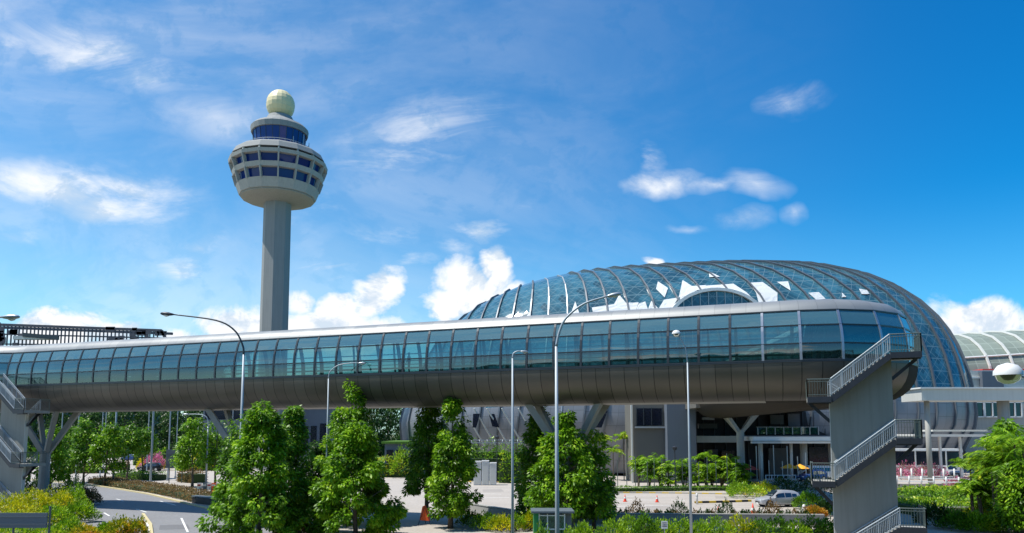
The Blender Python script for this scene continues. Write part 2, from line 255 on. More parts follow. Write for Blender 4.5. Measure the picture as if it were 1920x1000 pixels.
# ---------------------------------------------------------------- mesh helpers
def rootloc(o):
    v=Vector((0,0,0))
    while o is not None: v+=o.location; o=o.parent
    return v
class MB:
    def __init__(s): s.v=[]; s.f=[]; s.m=[]; s.uv=None; s.smooth=False
    def add(s,vs,fs,mi=0,uvs=None):
        b=len(s.v); s.v.extend([tuple(q) for q in vs]); s.f.extend([tuple(b+i for i in f) for f in fs]); s.m.extend([mi]*len(fs))
        if uvs is not None:
            if s.uv is None: s.uv={}
            for i,q in enumerate(uvs): s.uv[b+i]=q
        return s
    def box(s,c,d,rz=0,mi=0,ax=None):
        hx,hy,hz=d[0]/2,d[1]/2,d[2]/2; C,S=math.cos(rz),math.sin(rz); vs=[]
        for x in(-hx,hx):
            for y in(-hy,hy):
                for z in(-hz,hz): vs.append((c[0]+x*C-y*S,c[1]+x*S+y*C,c[2]+z))
        return s.add(vs,[(0,1,3,2),(4,6,7,5),(0,4,5,1),(2,3,7,6),(0,2,6,4),(1,5,7,3)],mi)
    def bar(s,a,b,w,h=None,up=(0,0,1),mi=0):
        a=Vector(a); b=Vector(b); h=h or w; d=(b-a).normalized(); upv=Vector(up)
        if abs(d.dot(upv))>.99: upv=Vector((0,1,0))
        x=d.cross(upv).normalized(); y=x.cross(d)
        vs=[]
        for p in(a,b):
            for i,j in((-1,-1),(1,-1),(1,1),(-1,1)): vs.append(p+x*(i*w/2)+y*(j*h/2))
        return s.add(vs,[(0,1,2,3),(7,6,5,4),(0,4,5,1),(1,5,6,2),(2,6,7,3),(3,7,4,0)],mi)
    def tube(s,pts,r,n=8,cap=True,mi=0):
        pts=[Vector(p) for p in pts]; rs=r if isinstance(r,(list,tuple)) else [r]*len(pts)
        base=len(s.v); ref=None
        for i,p in enumerate(pts):
            d=(pts[min(i+1,len(pts)-1)]-pts[max(i-1,0)]).normalized()
            if ref is None: ref=Vector((0,0,1)) if abs(d.z)<.9 else Vector((1,0,0))
            x=d.cross(ref).normalized(); y=x.cross(d).normalized(); ref=y
            for k in range(n):
                a=2*math.pi*k/n; q=p+x*(math.cos(a)*rs[i])+y*(math.sin(a)*rs[i]); s.v.append(tuple(q))
        for i in range(len(pts)-1):
            for k in range(n):
                s.f.append((base+i*n+k,base+i*n+(k+1)%n,base+(i+1)*n+(k+1)%n,base+(i+1)*n+k)); s.m.append(mi)
        if cap:
            s.f.append(tuple(base+k for k in range(n))[::-1]); s.m.append(mi)
            s.f.append(tuple(base+(len(pts)-1)*n+k for k in range(n))); s.m.append(mi)
        return s
    def lathe(s,c,prof,n=24,mi=0,ph=0,cap=False,a0=0,a1=2*math.pi):
        base=len(s.v); full=abs(a1-a0-2*math.pi)<1e-6; nn=n if full else n+1
        for (r,z) in prof:
            for k in range(nn):
                a=a0+(a1-a0)*k/n+ph; s.v.append((c[0]+r*math.cos(a),c[1]+r*math.sin(a),c[2]+z))
        for i in range(len(prof)-1):
            for k in range(n):
                k2=(k+1)%nn; s.f.append((base+i*nn+k,base+i*nn+k2,base+(i+1)*nn+k2,base+(i+1)*nn+k)); s.m.append(mi)
        if cap:
            s.f.append(tuple(base+k for k in range(nn))[::-1]); s.m.append(mi); s.f.append(tuple(base+(len(prof)-1)*nn+k for k in range(nn))); s.m.append(mi)
        return s
    def prism(s,poly,z0,z1,mi=0):
        n=len(poly); vs=[(p[0],p[1],z0) for p in poly]+[(p[0],p[1],z1) for p in poly]
        a=sum(poly[i][0]*poly[(i+1)%n][1]-poly[(i+1)%n][0]*poly[i][1] for i in range(n))
        fs=[tuple(range(n))[::-1],tuple(range(n,2*n))]+[(i,(i+1)%n,n+(i+1)%n,n+i) for i in range(n)]
        if a<0: fs=[f[::-1] for f in fs]
        return s.add(vs,fs,mi)
    def slab(s,poly,th,mi=0):
        """polygon in 3-D given a thickness vector"""
        n=len(poly); t=Vector(th); vs=[Vector(p) for p in poly]+[Vector(p)+t for p in poly]
        return s.add(vs,[tuple(range(n))[::-1],tuple(range(n,2*n))]+[(i,(i+1)%n,n+(i+1)%n,n+i) for i in range(n)],mi)
    def build(s,name,mats,parent=None,smooth=False,local=False,loc=None):
        used=sorted({i for f in s.f for i in f})
        if len(used)<len(s.v):
            mp={q:i for i,q in enumerate(used)}; s.v=[s.v[i] for i in used]; s.f=[tuple(mp[i] for i in f) for f in s.f]
            if s.uv is not None: s.uv={mp[k]:q for k,q in s.uv.items() if k in mp}
        me=bpy.data.meshes.new(name); o=bpy.data.objects.new(name,me)
        off=Vector((0,0,0))
        if parent is not None and not local: off=rootloc(parent)
        if loc is not None: off=Vector(loc); o.location=off
        vs=np.array(s.v,dtype=np.float64).reshape(-1,3)-np.array(off)
        me.from_pydata(vs.tolist(),[],s.f)
        if not isinstance(mats,(list,tuple)): mats=[mats]
        for q in mats: me.materials.append(q)
        if len(mats)>1: me.polygons.foreach_set('material_index',s.m)
        if s.uv is not None:
            ul=me.uv_layers.new(name='UVMap'); li=np.zeros(len(me.loops),dtype=np.int32); me.loops.foreach_get('vertex_index',li)
            arr=np.zeros((len(s.v),2)); 
            for k,q in s.uv.items(): arr[k]=q
            ul.data.foreach_set('uv',arr[li].ravel())
        if smooth: me.polygons.foreach_set('use_smooth',[True]*len(me.polygons))
        me.update(); sc.collection.objects.link(o)
        if parent is not None: o.parent=parent
        return o
def tag(o,label,cat,group=None):
    o['label']=label; o['category']=cat
    if group: o['group']=group
    return o
def thing(name,label,cat,loc,group=None,rz=0):
    o=bpy.data.objects.new(name,None); o.location=loc; o.rotation_euler=(0,0,rz); o.empty_display_size=.3; sc.collection.objects.link(o); return tag(o,label,cat,group)
def struct(o,kind='structure'): o['kind']=kind; return o
def dup(r,loc,rz,label,group=None,scale=None):
    c=r.copy(); sc.collection.objects.link(c); c.location=loc; c.rotation_euler=(0,0,rz); c['label']=label
    if group: c['group']=group
    if scale: c.scale=scale
    for ch in list(r.children):
        d=ch.copy(); sc.collection.objects.link(d); d.parent=c
        for g in list(ch.children):
            e=g.copy(); sc.collection.objects.link(e); e.parent=d
    return c
def leaves(P,D,size,aspect=.42,rng=None,fold=.25):
    """P positions (n,3), D leaf direction (n,3) ; returns verts, faces for folded leaf blades"""
    n=len(P); rng=rng or np.random.default_rng(1)
    D=D/np.linalg.norm(D,axis=1,keepdims=True)
    up=rng.normal(size=(n,3))*.5+np.array([0,0,1.]); S=np.cross(D,up); S/=np.linalg.norm(S,axis=1,keepdims=True)+1e-9
    Nn=np.cross(S,D); L=(size*rng.uniform(.65,1.3,n))[:,None] if np.isscalar(size) else size[:,None]
    a=P; b=P+D*L*.45+S*L*aspect*.5-Nn*L*fold*.3; c=P+D*L-Nn*L*.12; d=P+D*L*.45-S*L*aspect*.5-Nn*L*fold*.3
    V=np.stack([a,b,c,d],1).reshape(-1,3); i=np.arange(n)*4
    Fc=np.concatenate([np.stack([i,i+1,i+2],1),np.stack([i,i+2,i+3],1)])
    return V,Fc
def leafobj(name,V,Fc,m,parent=None,loc=None,local=False):
    me=bpy.data.meshes.new(name); o=bpy.data.objects.new(name,me); off=np.zeros(3)
    if parent is not None and not local: off=np.array(rootloc(parent))
    if loc is not None: off=np.array(loc); o.location=loc
    me.vertices.add(len(V)); me.vertices.foreach_set('co',(V-off).astype(np.float32).ravel())
    me.loops.add(Fc.size); me.loops.foreach_set('vertex_index',Fc.astype(np.int32).ravel())
    me.polygons.add(len(Fc)); me.polygons.foreach_set('loop_start',np.arange(0,Fc.size,3,dtype=np.int32)); me.polygons.foreach_set('loop_total',np.full(len(Fc),3,dtype=np.int32))
    me.materials.append(m); me.update(calc_edges=True); me.validate(); sc.collection.objects.link(o)
    if parent is not None: o.parent=parent
    return o
def crown_leaves(rng,h0,h1,prof,nclump,nleaf,cl_r,size,droop=.6,lob=.18,cx=0,cy=0):
    """clumped leaves: prof(t)->radius, t in 0..1 from bottom to top"""
    Cs=[]; ph=rng.uniform(0,6.28,4)
    tries=0
    while len(Cs)<nclump and tries<20000:
        tries+=1
        t=rng.random(); r=prof(t)
        if rng.random()>(.25+r/max(prof(q) for q in (.1,.3,.5))): continue
        a=rng.uniform(0,2*math.pi); rr=r*(1+lob*math.sin(3*a+ph[0]+t*4)+lob*.6*math.sin(5*a+ph[1]-t*7))*math.sqrt(rng.uniform(.35,1))
        Cs.append((cx+rr*math.cos(a),cy+rr*math.sin(a),h0+(h1-h0)*t))
    Cs=np.array(Cs); k=rng.integers(0,len(Cs),nleaf)
    G=rng.normal(size=(nleaf,3)); G/=np.linalg.norm(G,axis=1,keepdims=True); rad=cl_r*rng.uniform(.35,1.,nleaf)**.6*rng.uniform(.7,1.15,len(Cs))[k]
    P=Cs[k]+G*rad[:,None]*np.array([1,1,.8])
    out=P-np.array([cx,cy,0]); out[:,2]=0; out/=np.linalg.norm(out,axis=1,keepdims=True)+1e-6
    D=G*.7+out*.5+rng.normal(size=(nleaf,3))*.35; D[:,2]-=droop
    return leaves(P,D,size,.5,rng)
# ================================================================ SETTING
def sheet(name,poly,z,m,kind='structure'):
    b=MB(); n=len(poly); b.add([(p[0],p[1],z) for p in poly],[tuple(range(n))])
    a=sum(poly[i][0]*poly[(i+1)%n][1]-poly[(i+1)%n][0]*poly[i][1] for i in range(n))
    if a<0: b.f=[f[::-1] for f in b.f]
    return struct(b.build(name,m),kind)
sheet('ground',[(-2500,-200),(2500,-200),(2500,4000),(-2500,4000)],0,M['ground'])
def G(px,py,z=0): p=gp(px,py,z); return (p.x,p.y)
# far pale carriageway and forecourt
sheet('carriageway',[(-160,40),(130,40),(130,150),(-20,150),(-60,230),(-260,230)],.004,M['pave'])
sheet('road',[G(-200,1400),G(520,1400),G(520,985),G(415,962),G(350,945),G(280,928),G(175,911),G(60,903),G(-200,900)],.010,M['asphalt'])
sheet('lawn',[G(700,870),G(870,868),G(870,852),G(700,852)],.02,M['grass'])
# painted marks on the road
def stripe(name,pts,wd,z=.018,m=None):
    b=MB(); P=[Vector((p[0],p[1],z)) for p in pts]
    vs=[]
    for i,p in enumerate(P):
        d=(P[min(i+1,len(P)-1)]-P[max(i-1,0)]).normalized(); nn=Vector((-d.y,d.x,0)); vs+=[p+nn*wd/2,p-nn*wd/2]
    b.add(vs,[(2*i,2*i+1,2*i+3,2*i+2) for i in range(len(P)-1)]); return struct(b.build(name,m or M['roadwhite']))
for a in ([(218,936),(232,940)],[(300,940),(330,948)],[(255,955),(275,961)],[(195,962),(205,968)],[(340,972),(352,998)],[(290,928),(300,930)]):
    stripe('lane_marking',[G(*p) for p in a],.16)
for a in ([(1150,938),(1185,937)],[(1200,938),(1235,938)],[(1258,938),(1285,939)],[(1170,931),(1195,931)],[(1190,948),(1260,949)],[(1150,950),(1175,950)],[(880,925),(940,927)],[(890,934),(955,933)],[(380,880),(440,884)],[(150,884),(240,880)]):
    stripe('lane_marking',[G(*p) for p in a],.2,.010)
stripe('lane_marking',[G(*p) for p in [(262,972),(276,982),(283,1000),(284,1060)]],.14)
for pl in ([(300,985),(352,984),(356,992),(298,994)],[(420,990),(470,988),(480,998),(425,1000)]): sheet('road_patch',[G(*p) for p in pl],.014,M['patch'])
for pl in ([(905,918),(940,917),(945,922),(905,923)],[(1210,948),(1280,947),(1290,956),(1215,957)],[(1340,930),(1395,930),(1400,935),(1342,935)],[(1100,985),(1150,984),(1150,992),(1100,993)]): sheet('road_patch',[G(*p) for p in pl],.008,M['pavepatch'])
for (a_,c_) in (((1150,944),(1300,945)),((1150,934),(1300,934)),((880,914),(960,915)),((880,929),(960,931)),((1320,952),(1420,952)),((1315,959),(1425,960))): stripe('tyre_mark',[G(*a_),G(*c_)],.22,.007,M['tyre'])
def kerb(name,pts,m,label=None,h=.14,wd=.22,unit=1.6):
    b=MB(); P=[Vector((p[0],p[1],0)) for p in pts]; s=0; vs=[];uv=[]
    for i,p in enumerate(P):
        if i: s+=(P[i]-P[i-1]).length
        d=(P[min(i+1,len(P)-1)]-P[max(i-1,0)]).normalized(); nn=Vector((-d.y,d.x,0))
        for q in (p-nn*wd/2,p-nn*wd/2+Vector((0,0,h)),p+nn*wd/2+Vector((0,0,h)),p+nn*wd/2): vs.append(q); uv.append((s/unit,0))
    b.add(vs,[(4*i+k,4*i+k+1,4*i+k+5,4*i+k+4) for i in range(len(P)-1) for k in range(3)],0,uv)
    return struct(b.build('kerb',m))
kerb('kerb',[G(*p) for p in [(60,900),(175,911),(230,919),(280,928),(350,945),(400,957)]],M['kerbc'],wd=.3)
kerb('kerb',[G(*p) for p in [(1303,944),(1350,943),(1408,941)]],M['kerbyb'],h=.22)
kerb('kerb',[G(*p) for p in [(1120,925),(1200,925),(1300,926),(1400,928)]],M['kerby'])
kerb('kerb',[G(*p) for p in [(860,903),(910,905),(975,904)]],M['kerby'])
kerb('kerb',[G(*p) for p in [(1130,877),(1250,877),(1380,877)]],M['kerby'])
kerb('kerb',[G(*p) for p in [(268,965),(282,985),(285,1010)]],M['kerbc'])
# ================================================================ CONTROL TOWER
def tower():
    Y=154; a=at(520,400,Y); x=a.x
    t=thing('control_tower','tall concrete airport control tower with wide windowed cab and a cream ball on top','control tower',(x,Y,0))
    c=(x,Y,0)
    b=MB(); b.lathe(c,[(2.95,0),(2.85,56.4)],8,ph=R(8)); b.build('shaft',M['conc_tower'],t)
    n=16; ph=R(-90+11.25+6)
    b=MB(); b.lathe(c,[(2.7,55.95),(6.5,56.55),(7.45,56.9),(7.6,57.02),(7.6,57.28)],n,ph=ph); b.build('underside',M['stairwall'],t)
    def ring(name,prof,m,nn=n,p=ph):
        q=MB(); q.lathe((c[0],c[1],-1.1),prof,nn,ph=p); return q.build(name,m,t)
    ring('lower_band',[(7.45,58.4),(7.85,58.4),(8.55,60.3),(7.6,60.3),(7.45,58.4)],M['conc_light'])
    ring('window_row',[(7.7,60.2),(8.15,62.3)],M['darkblue'])
    ring('middle_band',[(8.1,62.3),(9.15,62.3),(9.45,63.25),(8.3,63.25),(8.1,62.3)],M['conc_light'])
    ring('window_row',[(8.5,63.2),(9.0,65.0)],M['darkblue'])
    ring('upper_band',[(8.9,65.0),(10.05,65.0),(10.2,65.7),(9.0,65.7),(8.9,65.0)],M['conc_light'])
    ring('clerestory',[(8.8,65.65),(8.6,66.4)],M['dark'])
    ring('gallery_roof',[(8.5,66.3),(9.85,66.3),(9.2,67.5),(8.75,67.9),(8.2,67.9),(5.0,68.2)],M['conc_tower'])
    for k in range(n):
        aa=ph+2*math.pi*k/n; q=MB(); u=Vector((math.cos(aa),math.sin(aa),0)); o=Vector(c)-Vector((0,0,1.1))
        q.bar(o+u*8.3+Vector((0,0,60.2)),o+u*9.0+Vector((0,0,62.4)),.30,.75,up=u); q.bar(o+u*9.1+Vector((0,0,63.2)),o+u*9.75+Vector((0,0,65.1)),.30,.75,up=u); q.bar(o+u*9.7+Vector((0,0,65.6)),o+u*9.35+Vector((0,0,66.6)),.28,.5,up=u)
        q.build('fin',M['conc_light'],t)
    ring('cab_base',[(5.0,68.15),(5.75,68.2),(5.85,68.95),(4.9,69.05)],M['offwhite'],24)
    ring('cab_window',[(5.1,68.9),(5.5,72.3)],M['darkblue'],24)
    q=MB()
    for k in range(24):
        aa=2*math.pi*(k)/24+ph; u=Vector((math.cos(aa),math.sin(aa),0)); q.bar(Vector((x,Y,-1.1))+u*5.16+Vector((0,0,69)),Vector((x,Y,-1.1))+u*5.55+Vector((0,0,72.3)),.07,.07,up=u)
    q.build('cab_mullion',M['frame'],t)
    ring('cab_cap',[(5.3,72.25),(5.85,72.3),(6.0,73.4),(5.4,74.0),(3.9,74.8),(2.9,75.5),(2.5,76.3)],M['conc_tower'],24)
    q=MB(); q.lathe((x,Y,77.85),[(3.0*math.sin(p_),-3.3*math.cos(p_)) for p_ in np.linspace(.0,math.pi,13)],18,ph=.2)
    ra=q.build('radome',M['cream'],t,smooth=False)
    q=MB()
    for k in range(0,40):
        aa=2*math.pi*k/40; u=Vector((math.cos(aa),math.sin(aa),0)); q.bar(Vector((x,Y,-1.1))+u*6.9+Vector((0,0,67.8)),Vector((x,Y,-1.1))+u*6.9+Vector((0,0,69.0)),.05)
    q.lathe((x,Y,-1.1),[(6.9,68.95),(6.95,69.0),(6.9,69.05)],40); q.lathe((x,Y,-1.1),[(6.9,68.4),(6.95,68.43),(6.9,68.46)],40)
    q.build('railing',M['pole'],t)
    for aa,hh in ((.1,2.8),(-.35,3.6),(-.8,2.2),(3.3,1.6),(.5,3.2),(-2.2,1.8)):
        q=MB(); u=Vector((math.cos(aa),math.sin(aa),0)); q.tube([Vector((x,Y,-1.1))+u*6.2+Vector((0,0,68)),Vector((x,Y,-1.1))+u*6.2+Vector((0,0,68+hh))],.07,5); q.build('antenna',M['pole'],t)
tower()
# ================================================================ FOOTBRIDGE
E_=Vector((.936,-.352,0)); E_.normalize()          # towards the right end
A_=Vector((23.5,51,0))-E_*3.6
B_=Vector((-50.9,79,0))
def bridge():
    L=(A_-B_).length; nb=round(L/2.1); step=L/nb
    path=[]
    for k in range(12,0,-1): path.append(B_+Vector((-2.6*k,.05*k,0)))
    for k in range(nb+1): path.append(B_+(A_-B_)*(k/nb))
    p=path[-1].copy(); ang=math.atan2(E_.y,E_.x)
    for k in range(6):
        ang+=R(122)/6; 
        p=p+Vector((math.cos(ang-R(10)),math.sin(ang-R(10)),0))*1.6; path.append(p.copy())
    d=Vector((math.cos(ang),math.sin(ang),0))
    for k in range(24): p=p+Vector((.08,.997,0))*2.1; path.append(p.copy())
    n=len(path); nor=[]; S=[0]
    for i in range(n):
        a=path[max(i-1,0)]; b=path[min(i+1,n-1)]; d=(b-a).normalized()
        m_=Vector((d.y,-d.x,0))   # towards the camera side
        if 0<i<n-1:
            d1=(path[i]-path[i-1]).normalized(); c=d1.dot(d); m_=m_/max(c,.7)
        nor.append(m_)
        if i: S.append(S[-1]+(path[i]-path[i-1]).length)
    ZB=9.5
    t=thing('footbridge','long tubular elevated footbridge with curved glass bays, silver roof and dark metal belly','footbridge',(path[30].x,path[30].y,0))
    def pt(i,u,z): q=path[i]+nor[i]*u; return (q.x,q.y,ZB+z)
    def sweep(prof,i0,i1,m,name,thick=0,rowlen=1.,sub=2,smooth=True):
        b=MB(); vs=[];uv=[]; vl=[0]
        for j in range(1,len(prof)): vl.append(vl[-1]+math.hypot(prof[j][0]-prof[j-1][0],prof[j][1]-prof[j-1][1]))
        for i in range(i0,i1+1):
            for j,(u,z) in enumerate(prof): vs.append(pt(i,u,z)); uv.append((S[i]/S[20]*20*sub if False else i*sub,vl[j]/rowlen))
        k=len(prof); fs=[(a*k+j,a*k+j+1,(a+1)*k+j+1,(a+1)*k+j) for a in range(i1-i0) for j in range(k-1)]
        b.add(vs,fs,0,uv); return b.build(name,m,t,smooth=smooth)
    roof=[(3.04,6.14),(2.93,6.4),(2.72,6.66),(2.35,6.9),(1.8,7.07),(1.0,7.17),(0,7.2)]; roof=roof+[(-u,z) for u,z in roof[::-1][1:]]
    belly=[(3.62,2.7),(3.6,2.35),(3.52,1.9),(3.35,1.45),(3.05,1.0),(2.6,.6),(2.1,.33),(1.5,.14)]
    soff=[(1.5,.14),(0,.06),(-1.5,.14)]
    gl=[(3.02,6.12),(3.14,5.85),(3.26,5.5),(3.38,5.1),(3.5,4.75),(3.57,4.3),(3.61,3.85),(3.63,3.3),(3.62,2.75)]
    sweep(roof,0,n-1,M['roofmetal'],'roof')
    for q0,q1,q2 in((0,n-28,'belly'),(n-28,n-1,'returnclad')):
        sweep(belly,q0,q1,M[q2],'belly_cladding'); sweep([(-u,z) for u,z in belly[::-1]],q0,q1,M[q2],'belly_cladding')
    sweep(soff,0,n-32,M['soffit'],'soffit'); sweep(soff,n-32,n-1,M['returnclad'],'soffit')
    sweep([(3.5,2.72),(-3.5,2.72)],0,n-1,M['floor'],'floor_deck')
    for z in (6.0,): sweep([(2.2,z+.2),(1.2,z+.45),(-1.2,z+.45),(-2.2,z+.2)],0,n-1,M['inter'],'ceiling')
    for sx,nm in ((1,'window'),):
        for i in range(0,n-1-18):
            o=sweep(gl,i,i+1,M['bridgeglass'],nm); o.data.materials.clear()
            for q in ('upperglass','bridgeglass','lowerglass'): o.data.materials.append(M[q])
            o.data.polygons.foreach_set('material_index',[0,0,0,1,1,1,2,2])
    sweep(gl,n-1-18,n-1,M['bridgeglass'],'side_glazing')
    sweep([(-u,z) for u,z in gl[::-1]],0,n-1,M['rearglass'],'rear_glazing')
    def rib(i,side,wd,dp,m,name):
        wd*=1.25
        b=MB(); d=(path[min(i+1,n-1)]-path[max(i-1,0)]).normalized()*wd/2; vs=[]
        for u,z in gl:
            for s_ in(-1,1):
                for o in (-dp,.05):
                    q=path[i]+nor[i]*(side*(u+o))+d*s_; vs.append((q.x,q.y,ZB+z))
        fs=[]
        for j in range(len(gl)-1):
            a=4*j; c=a+4
            fs+=[(a,a+1,c+1,c),(a+3,a+2,c+2,c+3),(a+1,a+3,c+3,c+1),(a+2,a,c,c+2)]
        b.add(vs,fs); return b
    for i in range(0,n-18): rib(i,1,.13,.22,None,'').build('mullion',M['frameglint'] if i>46 else M['frame'],t)  # right-hand mullions get the painted sun glint
    b=MB()
    for i in range(n):
        q=rib(i,-1,.12,.35,None,''); b.add(q.v,q.f)
    b.build('rear_mullions',M['frame'],t)
    for (u,z) in ((3.39,5.1),(3.62,3.85),(3.63,2.76),(3.04,6.14)):
        for sd_,nm in((1,'transom'),(-1,'rear_transom')):
            sweep([(sd_*(u+.04),z+.045),(sd_*(u+.04),z-.045),(sd_*(u-.04),z-.045)],0,n-1,M['frame'],nm,smooth=False)
    # belly edge trim, inner handrails
    sweep([(3.66,2.74),(3.66,2.62),(3.6,2.6)],0,n-1,M['frame'],'edge_trim',smooth=False)
    for sd_ in (1,-1):
        for z in (3.75,3.45,3.2):
            b=MB(); b.tube([pt(i,sd_*3.2,z) for i in range(0,n-16)],.03,5); b.build('handrail',M['steel'],t)
    # inner inclined struts on the far side
    for i in range(14,n-24,2):
        b=MB(); b.bar(pt(i,-2.7,2.72),pt(i,-2.2,6.3),.16,.16); b.build('inner_post',M['inter'],t)
    # dark service door at the right stair
    return path,nor,t,pt,n,S
path,nor,BR,bpt,bn,BS=bridge()
BE=E_; BN=Vector((E_.y,-E_.x,0))   # towards camera
def pier(px,label=None):
    # Y pier under the bridge line at pixel px
    best=min(range(bn),key=lambda i:abs(960+F*path[i].x/(path[i].y*cp+(6-CZ)*sp_)-px) if path[i].y<90 else 1e9)
    c=path[best]; b=MB(); b.tube([(c.x,c.y,0),(c.x,c.y,5.6)],[.55,.5],10); o=b.build('pier',M['conc'],BR,smooth=False)
    for s_ in(-1,1):
        for w_ in(-1,1):
            q=MB(); q.bar((c.x,c.y,5.0),(c.x+BE.x*s_*3.0+BN.x*w_*1.3,c.y+BE.y*s_*3.0+BN.y*w_*1.3,9.95),.42,.5); q.build('pier_arm',M['conc'],o)
for p_ in (97,455,1052): pier(p_)
# ================================================================ STAIR TOWERS
def stair(O,mir,label,group,top=12.2,levels=4):
    """O: world point on the wall plane centre, x' right along the bridge, y' away from camera; mir=1 top landing at right"""
    ex=BE*mir; ey=-BN; t=thing('stair_tower',label,'staircase',(O.x,O.y,0),group)
    def W(x,y,z): q=O+ex*x+ey*y; return Vector((q.x,q.y,z))
    hw=1.77; zs=[top,9.62,7.1,4.5,1.95,-.6]
    # slab wall whose top follows the upper flight
    b=MB(); P=[W(-hw,-.0,0),W(hw,-.0,0),W(hw,0,zs[0]-.3),W(hw-.25,0,zs[0]-.3),W(-hw,0,zs[1]-.25)]; b.slab(P,ey*.32); 
    if mir<0: b.f=[f[::-1] for f in b.f]
    b.build('wall',M['stairwall'],t)
    b=MB(); b.bar(W(-hw-.012,.16,.0),W(-hw-.012,.16,zs[1]-.3),.03,.33,up=ey); b.build('sunlit_wall_edge',M['offwhite'],t)  # off-white strip stands in for sun on the wall's end edge
    FW=1.15
    def flight(x0,z0,x1,z1,yside):
        ya,yb=(-FW-.02,-.02) if yside<0 else (.34,.34+FW)
        b=MB(); ns=15; dx=(x1-x0)/ns; dz=(z1-z0)/ns
        for k in range(ns):
            xx=x0+dx*(k+.5); zz=z0+dz*(k+.5); c=W(xx,(ya+yb)/2,zz); b.box((c.x,c.y,c.z),(abs(dx)*1.02,yb-ya-.1,.06),math.atan2(BE.y,BE.x))
            c=W(xx+dx*.5,(ya+yb)/2,zz-dz*0+0.5*dz+.0); b.box((c.x,c.y,c.z-.0),(.02,yb-ya-.12,abs(dz)*.9),math.atan2(BE.y,BE.x))
        b.build('steps',M['conc'],t)
        b=MB()
        for yy in (ya+.03,yb-.03): b.bar(W(x0,yy,z0-.18),W(x1,yy,z1-.18),.06,.34)
        b.build('stringer',M['dark'],t)
        for yy in ((ya+.03,yb-.03) if yside<0 else (yb-.03,)):
            b=MB()
            b.tube([W(x0,yy,z0+1.12),W(x1,yy,z1+1.12)],.035,6); b.tube([W(x0,yy,z0+.95),W(x1,yy,z1+.95)],.022,5); b.tube([W(x0,yy,z0+.16),W(x1,yy,z1+.16)],.025,5)
            m_=30
            for k in range(m_+1):
                f_=k/m_; p=W(x0+(x1-x0)*f_,yy,z0+(z1-z0)*f_); b.bar(p+Vector((0,0,.1)),p+Vector((0,0,1.1)),.05 if k%6==0 else .024)
            b.build('railing',M['pole'],t)
    def landing(x0,x1,z,end):
        c=W((x0+x1)/2,.16,z-.13); b=MB(); b.box((c.x,c.y,c.z),(abs(x1-x0),2*FW+.4,.26),math.atan2(BE.y,BE.x)); b.build('landing',M['conc'],t)
        c=W((x0+x1)/2,-1.19,z-.16); b=MB(); b.box((c.x,c.y,c.z),(abs(x1-x0)+.02,.06,.36),math.atan2(BE.y,BE.x)); b.build('landing_edge',M['dark'],t)
        b=MB(); xo=x1 if abs(x1)>abs(x0) else x0
        xi=x0 if xo==x1 else x1
        pts=[W(xi,-FW+.02,0),W(xo,-FW+.02,0),W(xo,FW+.3,0)]
        for zz,r in((1.1,.035),(.95,.02),(.14,.02)): b.tube([p+Vector((0,0,z+zz)) for p in pts],r,5)
        for a_,c_ in zip(pts[:-1],pts[1:]):
            m_=max(2,int((c_-a_).length/.14))
            for k in range(m_+1): p=a_.lerp(c_,k/m_)+Vector((0,0,z)); b.bar(p,p+Vector((0,0,1.1)),.05 if k in(0,m_) else .022)
        b.build('railing',M['darkpole'],t)
        # bracket under landing
        b=MB(); b.bar(W(xo-(.1 if xo>0 else -.1),.16,z-.3),W(hw if xo>0 else -hw,.16,z-1.5),.09,.2); b.bar(W(xi,-.8,z-.34),W(xo,-.8,z-.34),.08,.12); b.build('bracket',M['dark'],t)
    landing(hw-.15,hw+1.5,zs[0],1); landing(-hw-1.3,-hw+.05,zs[1],-1); landing(hw-.05,hw+1.3,zs[2],1); landing(-hw-1.2,-hw+.1,zs[3],-1); landing(hw-.05,hw+1.3,zs[4],1)
    flight(hw-.15,zs[0],-hw+.05,zs[1],-1); flight(-hw,zs[1],hw,zs[2],1); flight(hw-.05,zs[2],-hw+.1,zs[3],-1); flight(-hw,zs[3],hw,zs[4],1); flight(hw-.05,zs[4],-hw+.6,.0,-1)
    # strip light under first landing
    c=W(-hw-.7,-.6,zs[1]-.36); b=MB(); b.box(tuple(c),(1.1,.12,.06),math.atan2(BE.y,BE.x)); b.build('soffit_light',M['white'],t)
    return t
def wallpt(px,Y): a=at(px,750,Y); return Vector((a.x,a.y,0))
stair(wallpt(1614,45.6),1,'grey stair tower with switchback flights and pale railings at the right end of the footbridge','stair towers of the footbridge')
stair(wallpt(26,73.0),-1,'stair tower cut off by the left edge of the photo, under the footbridge','stair towers of the footbridge')
